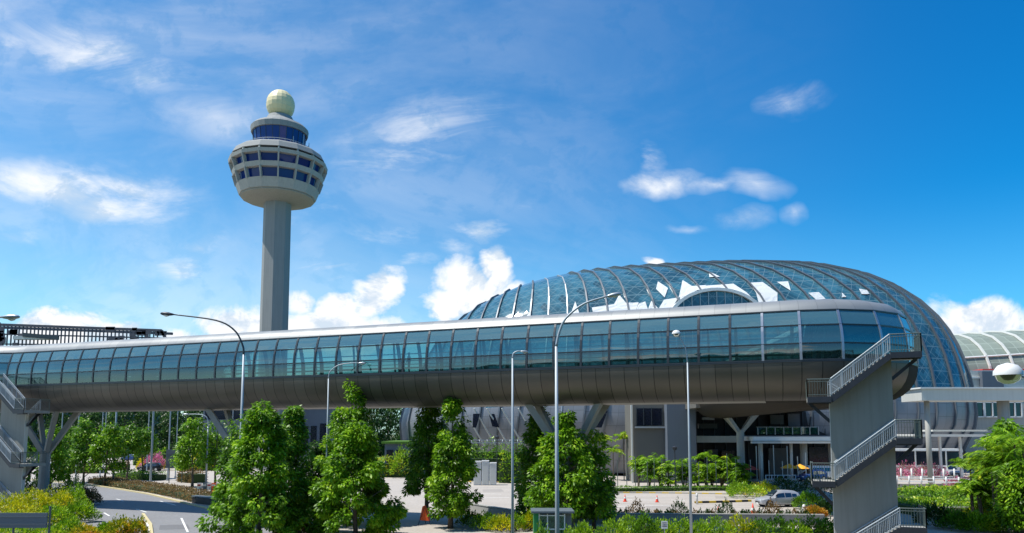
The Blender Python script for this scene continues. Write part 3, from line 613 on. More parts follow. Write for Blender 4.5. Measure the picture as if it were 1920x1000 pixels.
# ================================================================ GLASS DOME
def jewel():
    cx,cy,a,b_,rot,z0,c_,nn,px_,py_,sh,mm=30.755,153.713,55.108,27.642,-0.221,0.461,40.978,3.205,-0.848,183.354,0.122,2.593
    t=thing('dome_building','huge rounded glass dome building with curved steel ribs behind the footbridge','dome',(cx,cy,0))
    cr,sr=math.cos(rot),math.sin(rot)
    def rho(X,Y):
        X-=cx;Y-=cy; x=X*cr+Y*sr; y=-X*sr+Y*cr; return (abs(x/a)**nn+abs(y/b_)**nn)**(1/nn)
    def rmax(az):
        dx,dy=math.sin(az),-math.cos(az); lo,hi=0,200
        for _ in range(40):
            m_=(lo+hi)/2
            if rho(px_+dx*m_,py_+dy*m_)<1: lo=m_
            else: hi=m_
        return lo
    def sp3(az,tt,off=0.):
        """tt 0..1 from the pole to the springing, >1 down the tapering skirt"""
        dx,dy=math.sin(az),-math.cos(az); rm=rmax(az)
        if tt<=1:
            r=rm*(1-(1-tt)**3.0); X=px_+dx*r; Y=py_+dy*r; rr=min(1,rho(X,Y)); z=z0+c_*(max(0,1-rr**nn))**(1/mm)
        else: X=px_+dx*rm;Y=py_+dy*rm;z=z0
        X=X+sh*(z-z0)
        k=max(0,9.5-z); X-=dx*k*.42*1.0; Y-=dy*k*.42
        return Vector((X,Y,z))
    def nrm(az,tt):
        e=1e-2; p=sp3(az,tt); a1=sp3(az+e,tt)-sp3(az-e,tt); t1=sp3(az,min(1,tt+e))-sp3(az,max(0,tt-e)); q=a1.cross(t1)
        if q.length<1e-9: return Vector((0,0,1))
        q.normalize()
        if q.dot(p-Vector((cx,cy,5)))<0: q=-q
        return q
    azs=[1,-3.2,-7.5,-12,-17,-22.5,-29,-37,-47,-60,-76,-95,-120,-150,5,9,13,16.5,20,24,27.5,31,34,36.8,38.8,41,43.2,45.3,47.2,48.9,51,53,55.2,57.6,60.5,64,69,76,86,100,120,150,180]
    azs=sorted(azs); azr=[R(q) for q in azs]; azr.append(azr[0]+2*math.pi)
    TT=[0,.12,.22,.3,.37,.43,.48,.53,.58,.62,.66,.7,.735,.77,.80,.83,.86,.885,.91,.93,.95,.965,.98,.99,1.0]
    glass,gn,gl_=newmat('dome_glass'); bs=gn['Principled BSDF']; bs.inputs['Roughness'].default_value=.06; bs.inputs['Specular IOR Level'].default_value=.9
    uv=gn.new('ShaderNodeUVMap'); s=gn.new('ShaderNodeSeparateXYZ'); gl_.new(uv.outputs[0],s.inputs[0])
    def Mo(op,p,q=0.):
        x=gn.new('ShaderNodeMath'); x.operation=op
        for i,v in enumerate((p,q)):
            if isinstance(v,bpy.types.NodeSocket): gl_.new(v,x.inputs[i])
            else: x.inputs[i].default_value=v
        return x.outputs[0]
    U,V=s.outputs[0],s.outputs[1]
    def line(x,wd): return Mo('LESS_THAN',Mo('ABSOLUTE',Mo('SUBTRACT',Mo('FRACT',x),.5)),wd)
    ln=Mo('MAXIMUM',Mo('MAXIMUM',line(Mo('ADD',U,V),.03),line(Mo('SUBTRACT',U,V),.03)),line(V,.04))
    wn=gn.new('ShaderNodeTexWhiteNoise'); wn.noise_dimensions='2D'; cb=gn.new('ShaderNodeCombineXYZ'); gl_.new(Mo('FLOOR',Mo('ADD',U,V)),cb.inputs[0]); gl_.new(Mo('FLOOR',Mo('SUBTRACT',U,V)),cb.inputs[1]); gl_.new(cb.outputs[0],wn.inputs['Vector'])
    tc=gn.new('ShaderNodeTexCoord'); no=gn.new('ShaderNodeTexNoise'); no.inputs['Scale'].default_value=.07; no.inputs['Detail'].default_value=4; gl_.new(tc.outputs['Object'],no.inputs[0])
    fac=Mo('ADD',Mo('MULTIPLY',wn.outputs[0],.35),Mo('MULTIPLY',no.outputs['Fac'],.75))
    rp=gn.new('ShaderNodeValToRGB'); e=rp.color_ramp.elements; e[0].position=.25; e[0].color=(.012,.045,.068,1); e[1].position=.8; e[1].color=(.05,.165,.225,1); gl_.new(fac,rp.inputs[0])
    mx=gn.new('ShaderNodeMix'); mx.data_type='RGBA'; gl_.new(Mo('MULTIPLY',ln,.55),mx.inputs[0]); gl_.new(rp.outputs[0],mx.inputs[6]); mx.inputs[7].default_value=(.20,.30,.33,1); gl_.new(mx.outputs[2],bs.inputs['Base Color'])
    # individual panes sit at slightly different angles
    ns=gn.new('ShaderNodeNewGeometry'); vm=gn.new('ShaderNodeVectorMath'); vm.operation='MULTIPLY_ADD'; gl_.new(wn.outputs['Color'],vm.inputs[0]); vm.inputs[1].default_value=(.05,.05,.05); gl_.new(ns.outputs['Normal'],vm.inputs[2]); vn=gn.new('ShaderNodeVectorMath'); vn.operation='NORMALIZE'; gl_.new(vm.outputs[0],vn.inputs[0]); gl_.new(vn.outputs[0],bs.inputs['Normal'])
    for i in range(len(azr)-1):
        b=MB(); vs=[];uvs=[]; g=4; w0=azr[i];w1=azr[i+1]
        pc=[[sp3(w0+(w1-w0)*k/g,tt) for tt in TT] for k in range(g+1)]
        acc=0; vl=[0]
        for j in range(1,len(TT)): acc+=(pc[0][j]-pc[0][j-1]).length; vl.append(acc/2.2)
        for k in range(g+1):
            for j in range(len(TT)): vs.append(pc[k][j]); uvs.append((k/g*2,vl[j]))
        m_=len(TT); fs=[(k*m_+j,k*m_+j+1,(k+1)*m_+j+1,(k+1)*m_+j) for k in range(g) for j in range(m_-1)]
        # upper glass and lower solid cladding
        zc=13.0; fg=[f for f in fs if sum(vs[q].z for q in f)/4>zc]; fw=[f for f in fs if sum(vs[q].z for q in f)/4<=zc]
        b.add(vs,fg,0,uvs); b.build('glazing',glass,t,smooth=True)
        if fw: q=MB(); q.add(vs,fw,0,uvs); q.build('lower_cladding',M['jwall'],t,smooth=True)
    for i in range(len(azr)-1):
        az=azr[i]; b=MB(); vs=[]; thin=azs[i] in (5,9)
        hw,dp=(.10,.12) if thin else (.14,.34); T2=TT if not thin else TT
        for tt in T2:
            p=sp3(az,tt); q=nrm(az,min(tt,.985)); e=1e-2; tg=(sp3(az,min(1,tt+e))-sp3(az,max(0,tt-e))).normalized(); sd_=tg.cross(q).normalized()
            for s_,o in((-1,-.05),(-1,dp),(1,dp),(1,-.05)): vs.append(p+sd_*(hw*s_)+q*o)
        fs=[]
        for j in range(len(T2)-1):
            for k in range(4): fs.append((4*j+k,4*j+(k+1)%4,4*j+4+(k+1)%4,4*j+4+k))
        b.add(vs,fs); b.build('rib',M['ribmetal'] if not thin else M['steel'],t)
    # ray hit on the dome for placing panels on it
    def hit(px,py):
        d=ray(px,py); o=Vector((0,0,CZ)); prev=None
        for k in range(900):
            P=o+d*(105+k*.08); X=P.x-sh*(P.z-z0); r=rho(X,P.y)
            if r<1 and P.z<z0+c_*(1-r**nn)**(1/mm): return P
        return None
    def normal_at(P):
        X=P.x-sh*(P.z-z0)-px_; Y=P.y-py_; az=math.atan2(X,-Y); r=math.hypot(X,Y); rm=rmax(az); tt=1-(max(0,1-r/rm))**(1/3); return nrm(az,min(.98,tt))
    def patch(poly,m,name,off=.12):
        b=MB(); c0=(sum(p[0] for p in poly)/len(poly),sum(p[1] for p in poly)/len(poly)); K=4
        for i in range(len(poly)):
            A,B=poly[i],poly[(i+1)%len(poly)]; idx={}; vs=[]
            for u in range(K+1):
                for v in range(K+1-u):
                    a_=u/K;b2=v/K;c2=1-a_-b2; x=A[0]*a_+B[0]*b2+c0[0]*c2;y=A[1]*a_+B[1]*b2+c0[1]*c2
                    P=hit(x,y)
                    if P is None: return
                    idx[(u,v)]=len(vs); vs.append(P+normal_at(P)*off)
            fs=[]
            for u in range(K):
                for v in range(K-u):
                    fs.append((idx[(u,v)],idx[(u+1,v)],idx[(u,v+1)]))
                    if u+v<K-1: fs.append((idx[(u+1,v)],idx[(u+1,v+1)],idx[(u,v+1)]))
            b.add(vs,fs)
        b.build(name,m,t)
    z7=lambda l:[(860+x/4,470+y/4) for x,y in l]; z8=lambda l:[(1200+x/4,470+y/4) for x,y in l]
    for l in ([(875,385),(840,485),(910,485)],[(1000,430),(1165,405),(1205,335),(1255,395),(1350,392),(1330,450),(1190,468),(1010,478)],[(1350,400),(1400,385),(1420,445),(1330,455)],
              [(1445,380),(1420,445),(1500,440)],[(1495,235),(1570,285),(1545,355),(1480,290)],[(1500,440),(1540,372),(1650,355),(1600,430)],[(1680,225),(1750,270),(1700,345),(1650,355)],[(1750,270),(1860,262),(1790,300),(1700,345)],[(535,455),(510,500),(548,498)]):
        patch(z7(l),M['blind'],'shade_panel')
    for l in ([(515,160),(600,200),(520,203)],[(300,330),(380,275),(400,302),(300,372)],[(380,275),(545,264),(545,288),(400,302)],[(545,264),(700,252),(690,306),(545,288)],[(700,252),(800,318),(862,380),(690,306)],[(820,245),(920,240),(1030,320),(870,320)],[(870,320),(1030,320),(1030,388),(890,395)],[(1025,238),(1110,235),(1130,305)],[(1260,320),(1340,315),(1390,365),(1320,372)],[(1515,320),(1545,350),(1510,355)],[(1640,290),(1700,300),(1720,330),(1660,330)]):
        patch(z8(l),M['blind'],'shade_panel')
    # entrance arch: a vaulted dormer standing out of the front
    c0=at(1342,620,129.0); apex=at(1342,543,129.0); hwid=(at(1430,580,129.0).x-at(1254,580,129.0).x)/2*1.12
    H=apex.z-c0.z
    pts=[(c0.x+hwid*math.cos(q),c0.z+H*math.sin(q)) for q in np.linspace(math.pi,0,33)]
    b=MB()
    for y0,y1,r0,r1 in((127.3,131.5,1.0,.94),):
        vs=[]
        for (x,z) in pts:
            for yy,k in((y0,1.0),(y1,1.0),(y1,.93),(y0,.93)): vs.append((c0.x+(x-c0.x)*k,yy,c0.z+(z-c0.z)*k))
        b.add(vs,[(4*i+k,4*i+(k+1)%4,4*i+4+(k+1)%4,4*i+4+k) for i in range(len(pts)-1) for k in range(4)])
    ar=b.build('entrance_arch',M['white'],t)
    b=MB(); vs=[(x*.94+c0.x*.06,127.9,z*.94+c0.z*.06) for x,z in pts]; b.add(vs,[tuple(range(len(vs)))],0,[(v[0]/2.5,v[2]/2.5) for v in vs]); b.build('arch_glazing',glass,t)
    b=MB()
    for k in range(1,12):
        x=c0.x-hwid*.94+hwid*1.88*k/12; zz=c0.z+H*.94*math.sqrt(max(0,1-((x-c0.x)/(hwid*.94))**2)); b.bar((x,127.8,c0.z-3),(x,127.8,zz),.12,.1)
    b.build('arch_mullions',M['steel'],t)
    # white inclined struts across the lower wall on the left
    for x0 in (868,889,913,941,972,1003):
        b=MB(); P0=at(x0,766,133.2-(x0-868)*.035); P1=at(x0+41,837,135.6-(x0-868)*.035); b.bar(P0,P1,.26,.2); b.build('strut',M['offwhite'],t)
    for (q0,q1,q2,q3) in (((887,776),(900,776),(893,802),(886,802)),((917,777),(927,776),(936,802),(923,800)),((994,775),(1003,775),(1000,800),(990,800)),((1120,772),(1140,770),(1128,802),(1112,802))):
        Ys=132.6 if q0[0]<950 else 127.5
        b=MB(); b.slab([at(q[0],q[1],Ys-.4) for q in (q0,q1,q2,q3)],(0,.3,0)); b.build('window',M['navy'],t)
    return t,hit
JW,jhit=jewel()
# ================================================================ FORECOURT BUILDING UNDER THE DOME
def X(px,py,Y): return at(px,py,Y).x
def Z(px,py,Y): return at(px,py,Y).z
def forecourt():
    t=thing('arrival_forecourt','dark recessed drop off forecourt with grey pylon wall, white canopy and columns below the dome','building',(X(1400,860,112),112,0))
    def bx(name,px0,px1,z0,z1,Y0,Y1,m,par=t,pf=None):
        Yr=Y0 if pf is None else pf; x0=X(px0,800,Yr); x1=X(px1,800,Yr); b=MB(); b.box(((x0+x1)/2,(Y0+Y1)/2,(z0+z1)/2),(x1-x0,Y1-Y0,z1-z0)); return b.build(name,m,par)
    bx('pylon_wall',1251,1305,0,14,111,119,M['greywall'])
    w1=bx('stone_wall',1187,1250.5,0,14,113,121,M['beige'])
    bx('window',1194,1242,8.6,11.2,112.9,112.98,M['navy'],w1,112.9); 
    for q in (1194,1207,1222,1242): bx('window_frame',q-.7,q+.7,8.5,11.3,112.8,112.88,M['frame'],w1,112.9)
    bx('ledge',1190,1246,8.2,8.45,112.4,112.99,M['steel'],w1,112.9); bx('corner_strip',1183.5,1186,0,12,112.5,112.9,M['offwhite'])
    bx('canopy_roof',1306,1600,11.0,12.6,104.5,123.5,M['soffit'])
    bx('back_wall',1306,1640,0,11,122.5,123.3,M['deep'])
    for k,q in enumerate(np.linspace(1320,1590,14)): bx('glazing_bar',q-.6,q+.6,0,11,122.3,122.45,M['frame'],t,122)
    bx('floor_band',1306,1384,6.0,7.0,115,122,M['offwhite']); bx('floor_band',1384,1600,6.2,7.1,117.6,122,M['greywall'])
    bal=bx('balustrade',1420,1537,7.3,8.35,117.5,117.6,M['bridgeglass'],t,117); bx('balustrade_rail',1420,1537,8.36,8.44,117.45,117.65,M['white'],t,117)
    for q in np.linspace(1422,1536,8): bx('balustrade_post',q-.8,q+.8,7.2,8.4,117.3,117.4,M['steel'],t,117)
    bx('canopy',1411,1600,6.35,6.95,105,111.5,M['white'])
    bx('canopy_edge',1409,1600,6.0,6.28,104.6,105.2,M['offwhite'],t,104.6)
    for q,r,m in((1426,.33,M['offwhite']),(1483.5,.2,M['white']),(1507,.5,M['conc_light']),(1560,.5,M['conc_light'])):
        b=MB(); b.tube([(X(q,850,107),107,0),(X(q,850,107),107,6.0)],r,12); b.build('column',m,t,smooth=True)
    c=(X(1389,850,107),107); b=MB(); b.tube([(c[0],c[1],0),(c[0],c[1],7.9)],.55,12); o=b.build('forked_column',M['conc_light'],t)
    for s_ in(-1,1):
        for dy in(-1.3,1.3):
            q=MB(); q.bar((c[0],c[1],7.3),(c[0]+s_*2.9,c[1]+dy,11.0),.42,.5); q.build('fork_arm',M['conc_light'],o)
    # shopfront bands: pale counters and glazed doors at the back
    for q0,q1,z0,z1,m in((1310,1345,8.2,9.0,M['beige']),(1318,1340,9.6,10.0,M['steel']),(1445,1470,8.9,10.4,M['beige']),(1478,1500,8.6,10.6,M['jwall']),(1320,1345,.8,4.8,M['jwall']),(1352,1376,.8,4.6,M['navy']),(1440,1475,.5,5,M['beige']),(1515,1550,.5,5.2,M['navy'])):
        bx('shopfront',q0,q1,z0,z1,121.6,122.2,m,t,121.6)
    return t
forecourt()
for px_,Yq,lab in((1403,106,'red canvas parasol beside the forked column'),):
    x=X(px_,880,Yq); t=thing('parasol',lab,'parasol',(x,Yq,0)); b=MB(); b.tube([(x,Yq,0),(x,Yq,2.9)],.04,6); b.build('pole',M['steel'],t); b=MB(); b.lathe((x,Yq,2.3),[(1.5,0),(.7,.45),(.02,.75)],8); b.build('canopy',M['redc'],t)
for i,(px_,Yq) in enumerate(((1480,104),(1500,103))):
    x=X(px_,880,Yq); t=thing('parasol',('orange parasol left of the thin white canopy post','orange parasol right of the thin white canopy post')[i],'parasol',(x,Yq,.9),'orange parasols in the forecourt'); b=MB(); b.tube([(x,Yq,.9),(x,Yq,3.2)],.04,6); b.build('pole',M['steel'],t); b=MB(); b.lathe((x,Yq,2.6),[(1.3,0),(.6,.35),(.02,.6)],8); b.build('canopy',M['orangec'],t)
# raised drive on the right
b=MB(); x0=X(1440,900,97); b.prism([(x0,97),(130,97),(130,140),(X(1600,900,140),140),(X(1600,900,112),112),(x0,104)],.0,.9); struct(b.build('raised_drive',M['pave']))
# ---- right hand terminal
def terminal():
    t=thing('terminal_building','pale terminal with ribbed vaulted glass roof at the far right edge','terminal',(X(1860,800,165),165,0))
    x0=X(1770,700,160); x1=x0+90
    b=MB(); b.box(((x0+x1)/2,166,10.5),(x1-x0,12,21)); b.build('wall',M['offwhite'],t)
    for z in (12.,14.6,17.2,19.4): b=MB(); b.box(((x0+x1)/2,159.9,z),(x1-x0,.4,.35)); b.build('ledge',M['white'],t)
    arc=[(168,20.5),(168.4,23),(169.6,25.6),(171.8,28),(175,30.2),(179,31.6),(184,32.4),(190,32.4)]
    xs=x0+10; n_=16; sp=(x1-xs)/n_
    b=MB(); vs=[];uv=[]
    for i in range(n_+1):
        for j,(yy,zz) in enumerate(arc): vs.append((xs+sp*i,yy-i*.5,zz-.8+i*.28)); uv.append((i*2,j*1.5))
    k=len(arc); b.add(vs,[(i*k+j,i*k+k+j,i*k+k+j+1,i*k+j+1) for i in range(n_) for j in range(k-1)],0,uv); b.build('vault_glazing',M['termroof'],t,smooth=True)
    for i in range(n_+1):
        q=MB(); q.tube([(xs+sp*i,yy-i*.5-.2,zz-.7+i*.28) for yy,zz in arc],.32,5); q.build('vault_rib',M['offwhite'],t)
    q=MB(); q.tube([(xs+sp*i,arc[2][0]-i*.5-.35,arc[2][1]-.9+i*.28) for i in range(n_+1)],.2,5); q.build('vault_rail',M['white'],t)
    b=MB(); vs=[]
    for i in range(6):
        for j,(yy,zz) in enumerate(arc): vs.append((xs-.4-i*3.5,yy+i*.3,zz-1.2-i*.5-.0*j))
    b.add(vs,[(i*k+j,i*k+j+1,i*k+k+j+1,i*k+k+j) for i in range(5) for j in range(k-1)]); b.build('vault_end',M['white'],t,smooth=True)
    b=MB(); b.box(((xs+x1)/2,165.5,21.3),(x1-xs,6,.5)); b.build('red_gutter',M['redc'],t)
    b=MB(); b.box((X(1860,700,159),159.3,19),(4.5,1,3.4)); b.build('plant_box',M['greywall'],t)
    # nearer low wing with two windows
    xa=X(1806,770,140); xb=xa+40
    b=MB(); b.box(((xa+xb)/2,146,6.5),(xb-xa,12,13)); b.build('wing_wall',M['conc_light'],t)
    for q0,q1 in((1813,1844),(1846,1875),(1890,1915)):
        c0=X(q0,770,139.8);c1=X(q1,770,139.8); b=MB(); b.box(((c0+c1)/2,139.9,11.9),(c1-c0,.2,2.6)); o=b.build('window',M['navy'],t)
        b=MB()
        for f_ in(0,.5,1): b.box((c0+(c1-c0)*f_,139.7,11.9),(.22,.2,2.9))
        for zz in(10.5,13.25): b.box(((c0+c1)/2,139.7,zz),(c1-c0,.2,.22))
        b.build('window_frame',M['white'],o)
    return t
terminal()
def walkway():
    t=thing('covered_walkway','white beam roofed walkway on round columns crossing in front of the terminal','walkway',(X(1840,740,95),95,0))
    x0=X(1728,740,95); x1=x0+45
    b=MB(); b.box(((x0+x1)/2,97.5,12.35),(x1-x0,5,1.5)); b.build('roof_beam',M['offwhite'],t)
    b=MB(); b.box(((x0+x1)/2,97.5,13.2),(x1-x0+.5,5.6,.18)); b.build('roof_cap',M['white'],t)
    for q,r in((1741,.33),(1885,.7),(2010,.7)):
        xx=X(q,780,96.5); b=MB(); b.tube([(xx,96.8,.9),(xx,96.8,11.6)],r,14); b.build('column',M['conc_light'],t,smooth=True)
    return t
walkway()
def canopy2():
    t=thing('bus_canopy','thin white canopy on slender posts above the coach','canopy',(X(1790,815,108),108,.9))
    x0=X(1722,815,106); x1=X(1866,815,106)
    b=MB(); b.box(((x0+x1)/2,109,7.1),(x1-x0,6,.35)); b.build('roof',M['white'],t); b=MB(); b.box(((x0+x1)/2+1.,109,7.8),(x1-x0-3,4.5,.25)); b.build('upper_roof',M['offwhite'],t)
    for q in (1762,1800,1846):
        xx=X(q,830,107); b=MB(); b.bar((xx,107,.9),(xx,107,6.92),.3); b.build('post',M['white'],t)
canopy2()
# ---- far left structure: dark latticed car park roof
def lattice():
    Y=275; x1=X(322,635,Y); x0=X(-260,620,Y); zt0=Z(0,609,Y)+.0; t=thing('car_park_building','dark latticed rooftop frame of a building above the footbridge at far left','building',((x0+x1)/2,Y,0))
    zt1=Z(300,620,Y); zb=Z(100,655,Y)-2
    b=MB(); b.box(((x0+x1)/2-4,Y+15,zb/2),(x1-x0-8,26,zb)); b.build('storeys',M['greywall'],t)
    b=MB(); xr=X(303,620,Y); zz=lambda x: zt0+(zt1-zt0)*(x-X(0,609,Y))/(xr-X(0,609,Y))
    b.bar((x0,Y,zz(x0)),(xr,Y,zt1),.9,.9); b.bar((xr,Y,zt1),(x1,Y,zb+1.6),.9,.9); b.bar((x0,Y+9,zz(x0)),(xr,Y+9,zt1),.9,.9)
    b.build('edge_beam',M['latticegrey'],t)
    rng=random.Random(4); b=MB(); n_=78
    for i in range(n_):
        x=x0+(xr-x0)*i/n_; b.bar((x,Y,zb),(x,Y,zz(x)),.3,.5)
        if x>X(200,620,Y) or x<X(40,620,Y):
            for k in range(3): h=zb+(zz(x)-zb)*rng.random(); b.box((x+rng.uniform(-2,2),Y-.3,h),(rng.uniform(1.4,3.6),.3,rng.uniform(.9,2.4)))
    for f_ in (.35,.68): b.bar((x0,Y,zb+(zz(x0)-zb)*f_),(xr+2,Y,zb+(zt1-zb)*f_),.26,.5)
    b.build('lattice',M['latticegrey'],t)
    b=MB(); b.box(((x0+x1)/2-3,Y+9.5,zb+1.8),(x1-x0-6,.4,3.6)); b.build('parapet',M['latticegrey'],t)
    b=MB(); b.box((X(68,630,Y-1),Y-1,Z(68,634,Y-1)),(16,2,1.3)); b.build('service_unit',M['offwhite'],t)
    b=MB(); b.bar((X(44,622,Y-2),Y-2,Z(44,628,Y-2)),(X(110,630,Y-2),Y-2,Z(110,634,Y-2)),.7,1.5); b.build('sloping_duct',M['frame'],t)
lattice()
def simplebld(name,label,px0,px1,Y,ztop,m,rows,winm,zb=0.,win=True,roofm=None):
    x0=X(px0,800,Y);x1=X(px1,800,Y); t=thing(name,label,'building',((x0+x1)/2,Y,0)); b=MB(); b.box(((x0+x1)/2,Y+8,ztop/2),(x1-x0,16,ztop)); b.build('wall',m,t)
    b=MB(); b.box(((x0+x1)/2,Y+8,ztop+.2),(x1-x0+1,17,.4)); b.build('roof',roofm or M['steel'],t)
    for (q0,q1,z0,z1) in rows:
        c0=X(q0,800,Y);c1=X(q1,800,Y); b=MB(); b.box(((c0+c1)/2,Y-.05,(z0+z1)/2),(c1-c0,.1,z1-z0)); b.build('window',winm,t)
simplebld('terminal_annex','blue grey annex with dark glazing seen under the footbridge between the two left trees',380,640,160,13,M['greywall'],[(384,460,10.4,12.6),(566,578,4,9),(583,594,4,9),(600,612,3,9.5),(470,560,8,12)],M['navy'])
simplebld('pavilion','small blue grey pavilion with green planted roof behind the yellow hedge',722,768,132,5.6,M['greywall'],[(726,738,1.5,4.5),(744,762,1.5,4.5)],M['navy'],roofm=M['grass'])
# ================================================================ LAMPS
def lamp(px,Y,pts,label,r0=.12,r1=.06,head='cobra',base_px=None,hs=1.,grp='street lamps'):
    """pts: pixels of the shaft top and arm; the last one is the lamp head"""
    P=[at(a,b_,Y) for a,b_ in pts]; base=Vector((at(base_px or px,1000,Y).x,Y,0)); base.x=P[0].x
    t=thing('street_lamp',label,'street lamp',tuple(base),grp)
    b=MB(); b.tube([base,base.lerp(P[0],.5),P[0]],[r0,(r0+r1)/2,r1],10); b.build('pole',M['pole'],t,smooth=True)
    b=MB(); b.tube([base,base+Vector((0,0,.5))],r0*1.35,10); b.build('base_collar',M['steel'],t)
    # smooth the arm
    A=[P[0]]
    for i in range(len(P)-1):
        for k in range(1,6):
            u=k/5; p0=P[max(i-1,0)] if i else P[0]-(P[1]-P[0]); p1=P[i]; p2=P[i+1]; p3=P[min(i+2,len(P)-1)]
            A.append(.5*((2*p1)+(p2-p0)*u+(2*p0-5*p1+4*p2-p3)*u*u+(3*p1-p0-3*p2+p3)*u**3))
    b=MB(); b.tube(A,[r1+(r1*.6-r1)*i/(len(A)-1) for i in range(len(A))],8); b.build('arm',M['pole'] if head!='dark' else M['frame'],t,smooth=True)
    d=(A[-1]-A[-3]).normalized(); e=A[-1]
    if head in('cobra','dark'):
        prof=[(-.05,.05),(.1,.1),(.3,.15),(.55,.15),(.72,.09),(.78,.02)]; q=MB()
        q.tube([e+d*(a*hs) for a,_ in prof],[r*hs for _,r in prof],8); q.v=[(v[0],v[1],e.z+(v[2]-e.z)*.75) for v in q.v]; h=q.build('lamp_head',M['steel'] if head=='cobra' else M['dark'],t,smooth=True)
        q=MB(); c=e+d*.42*hs; q.lathe((c.x,c.y,c.z-.12*hs),[(.02,-.06*hs),(.13*hs,-.02*hs),(.15*hs,.03*hs)],10); q.build('lens',M['lens'],h,smooth=True)
    else:
        q=MB(); q.lathe((e.x,e.y,e.z),[(.30*hs,-.02),(.29*hs,.08*hs),(.2*hs,.2*hs),(.02,.26*hs)],18); h=q.build('lamp_hood',M['white'],t,smooth=True)
        q=MB(); q.lathe((e.x,e.y,e.z-.02),[(.27*hs,0),(.22*hs,-.12*hs),(.1*hs,-.19*hs),(.01,-.2*hs)],18); q.build('bowl',M['carglass'],h,smooth=True)
    return t
lamp(455,54,[(457,665),(455,648),(440,620),(405,601),(325,590)],'tall street lamp with long arm curving left over the bridge, by the leftmost big tree',.13,.08,'dark',hs=1.25)
lamp(1042,28,[(1043,650),(1049,622),(1062,596),(1095,570),(1138,556)],'thick near street lamp in front of the tree, arm curving right with dark olive head',.10,.055,'cobra',hs=.75)
lamp(962,40,[(961,672),(963,663),(970,659),(976,659)],'slim street lamp with a short arm to the right, left of the thick one',.09,.05,'cobra',hs=.55)
lamp(1291,46,[(1289,680),(1286,655),(1277,636),(1268,626)],'slim street lamp with small white hood, right of the planted palms',.09,.045,'hood',hs=.9)
lamp(617,60,[(616,710),(619,697),(635,685),(660,681),(672,681)],'street lamp with arm against the bridge glass, left of the tallest tree',.08,.05,'cobra',hs=.8)
lamp(1990,14,[(1995,790),(1994,740),(1970,716),(1925,708),(1890,702)],'white domed lamp head close by at the right edge',.08,.035,'hood',hs=.83)
lamp(-95,20,[(-95,720),(-92,640),(-70,606),(-30,597),(4,595)],'pale flat lamp head poking in at the left edge above the latticed roof',.09,.045,'cobra',hs=.62)
for i,(px_,Y,w_,dk) in enumerate(((189,128,.10,0),(195,140,.08,0),(222,108,.17,0),(276,132,.10,0),(284,112,.17,0),(316,118,.13,0),(330,125,.09,0),(390,104,.14,0),(434,130,.08,0),(144,110,.12,0),(113,118,.1,0))):
    if px_ in (390,222): 
        s_=-1 if px_==390 else 1
        lamp(px_,Y,[(px_,800),(px_-1*s_*-1,786),(px_+s_*8,779),(px_+s_*22,777),(px_+s_*36,777)] if px_==390 else [(px_,700),(px_,690),(px_+6,684),(px_+16,682),(px_+22,682)],('distant street lamp with arm curving left under the bridge, behind the barriers' if px_==390 else 'distant grey street lamp between the round trees and the brown hedge'),w_,.08,'cobra',hs=1.1)
    else:
        x=X(px_,860,Y); t=thing('pole','slim pole behind the bridge, '+['leftmost of a close pair right of the round trees','right one of a close pair right of the round trees','','just left of the black car','in front of the black car','between the black car and the grey sign','just right of the grey sign','','beside the yellow flower hedge','among the round tree row','beside the left bridge pier'][i],'pole',(x,Y,0),'slim poles under the bridge')
        b=MB(); b.tube([(x,Y,.25),(x,Y,14.5)],[w_,w_*.7],8); b.build('shaft',M['pole'],t); b=MB(); b.tube([(x,Y,0),(x,Y,.25)],w_*2,8); b.build('base_plate',M['steel'],t)
def garden_lamp(px,py0,py1,Y,label):
    z0=max(0,Z(px,py1,Y)) if py1<900 else 0; x=X(px,py0,Y); zt=Z(px,py0,Y); t=thing('garden_lamp',label,'lamp post',(x,Y,0),'black garden lamps')
    b=MB(); b.tube([(x,Y,0),(x,Y,zt-.5)],.07,6); b.build('post',M['dark'],t); b=MB(); b.lathe((x,Y,zt-.5),[(.08,0),(.26,.1),(.34,.4),(.40,.44),(.1,.6),(.02,.62)],8); b.build('lantern',M['dark'],t)
garden_lamp(932,818,900,113,'black lantern on a post above the white cabinets'); garden_lamp(1265,838,920,99,'black lantern on a post among the planted palms'); garden_lamp(1150,905,926,94,'short black lantern at the yellow kerb beside the big tree')
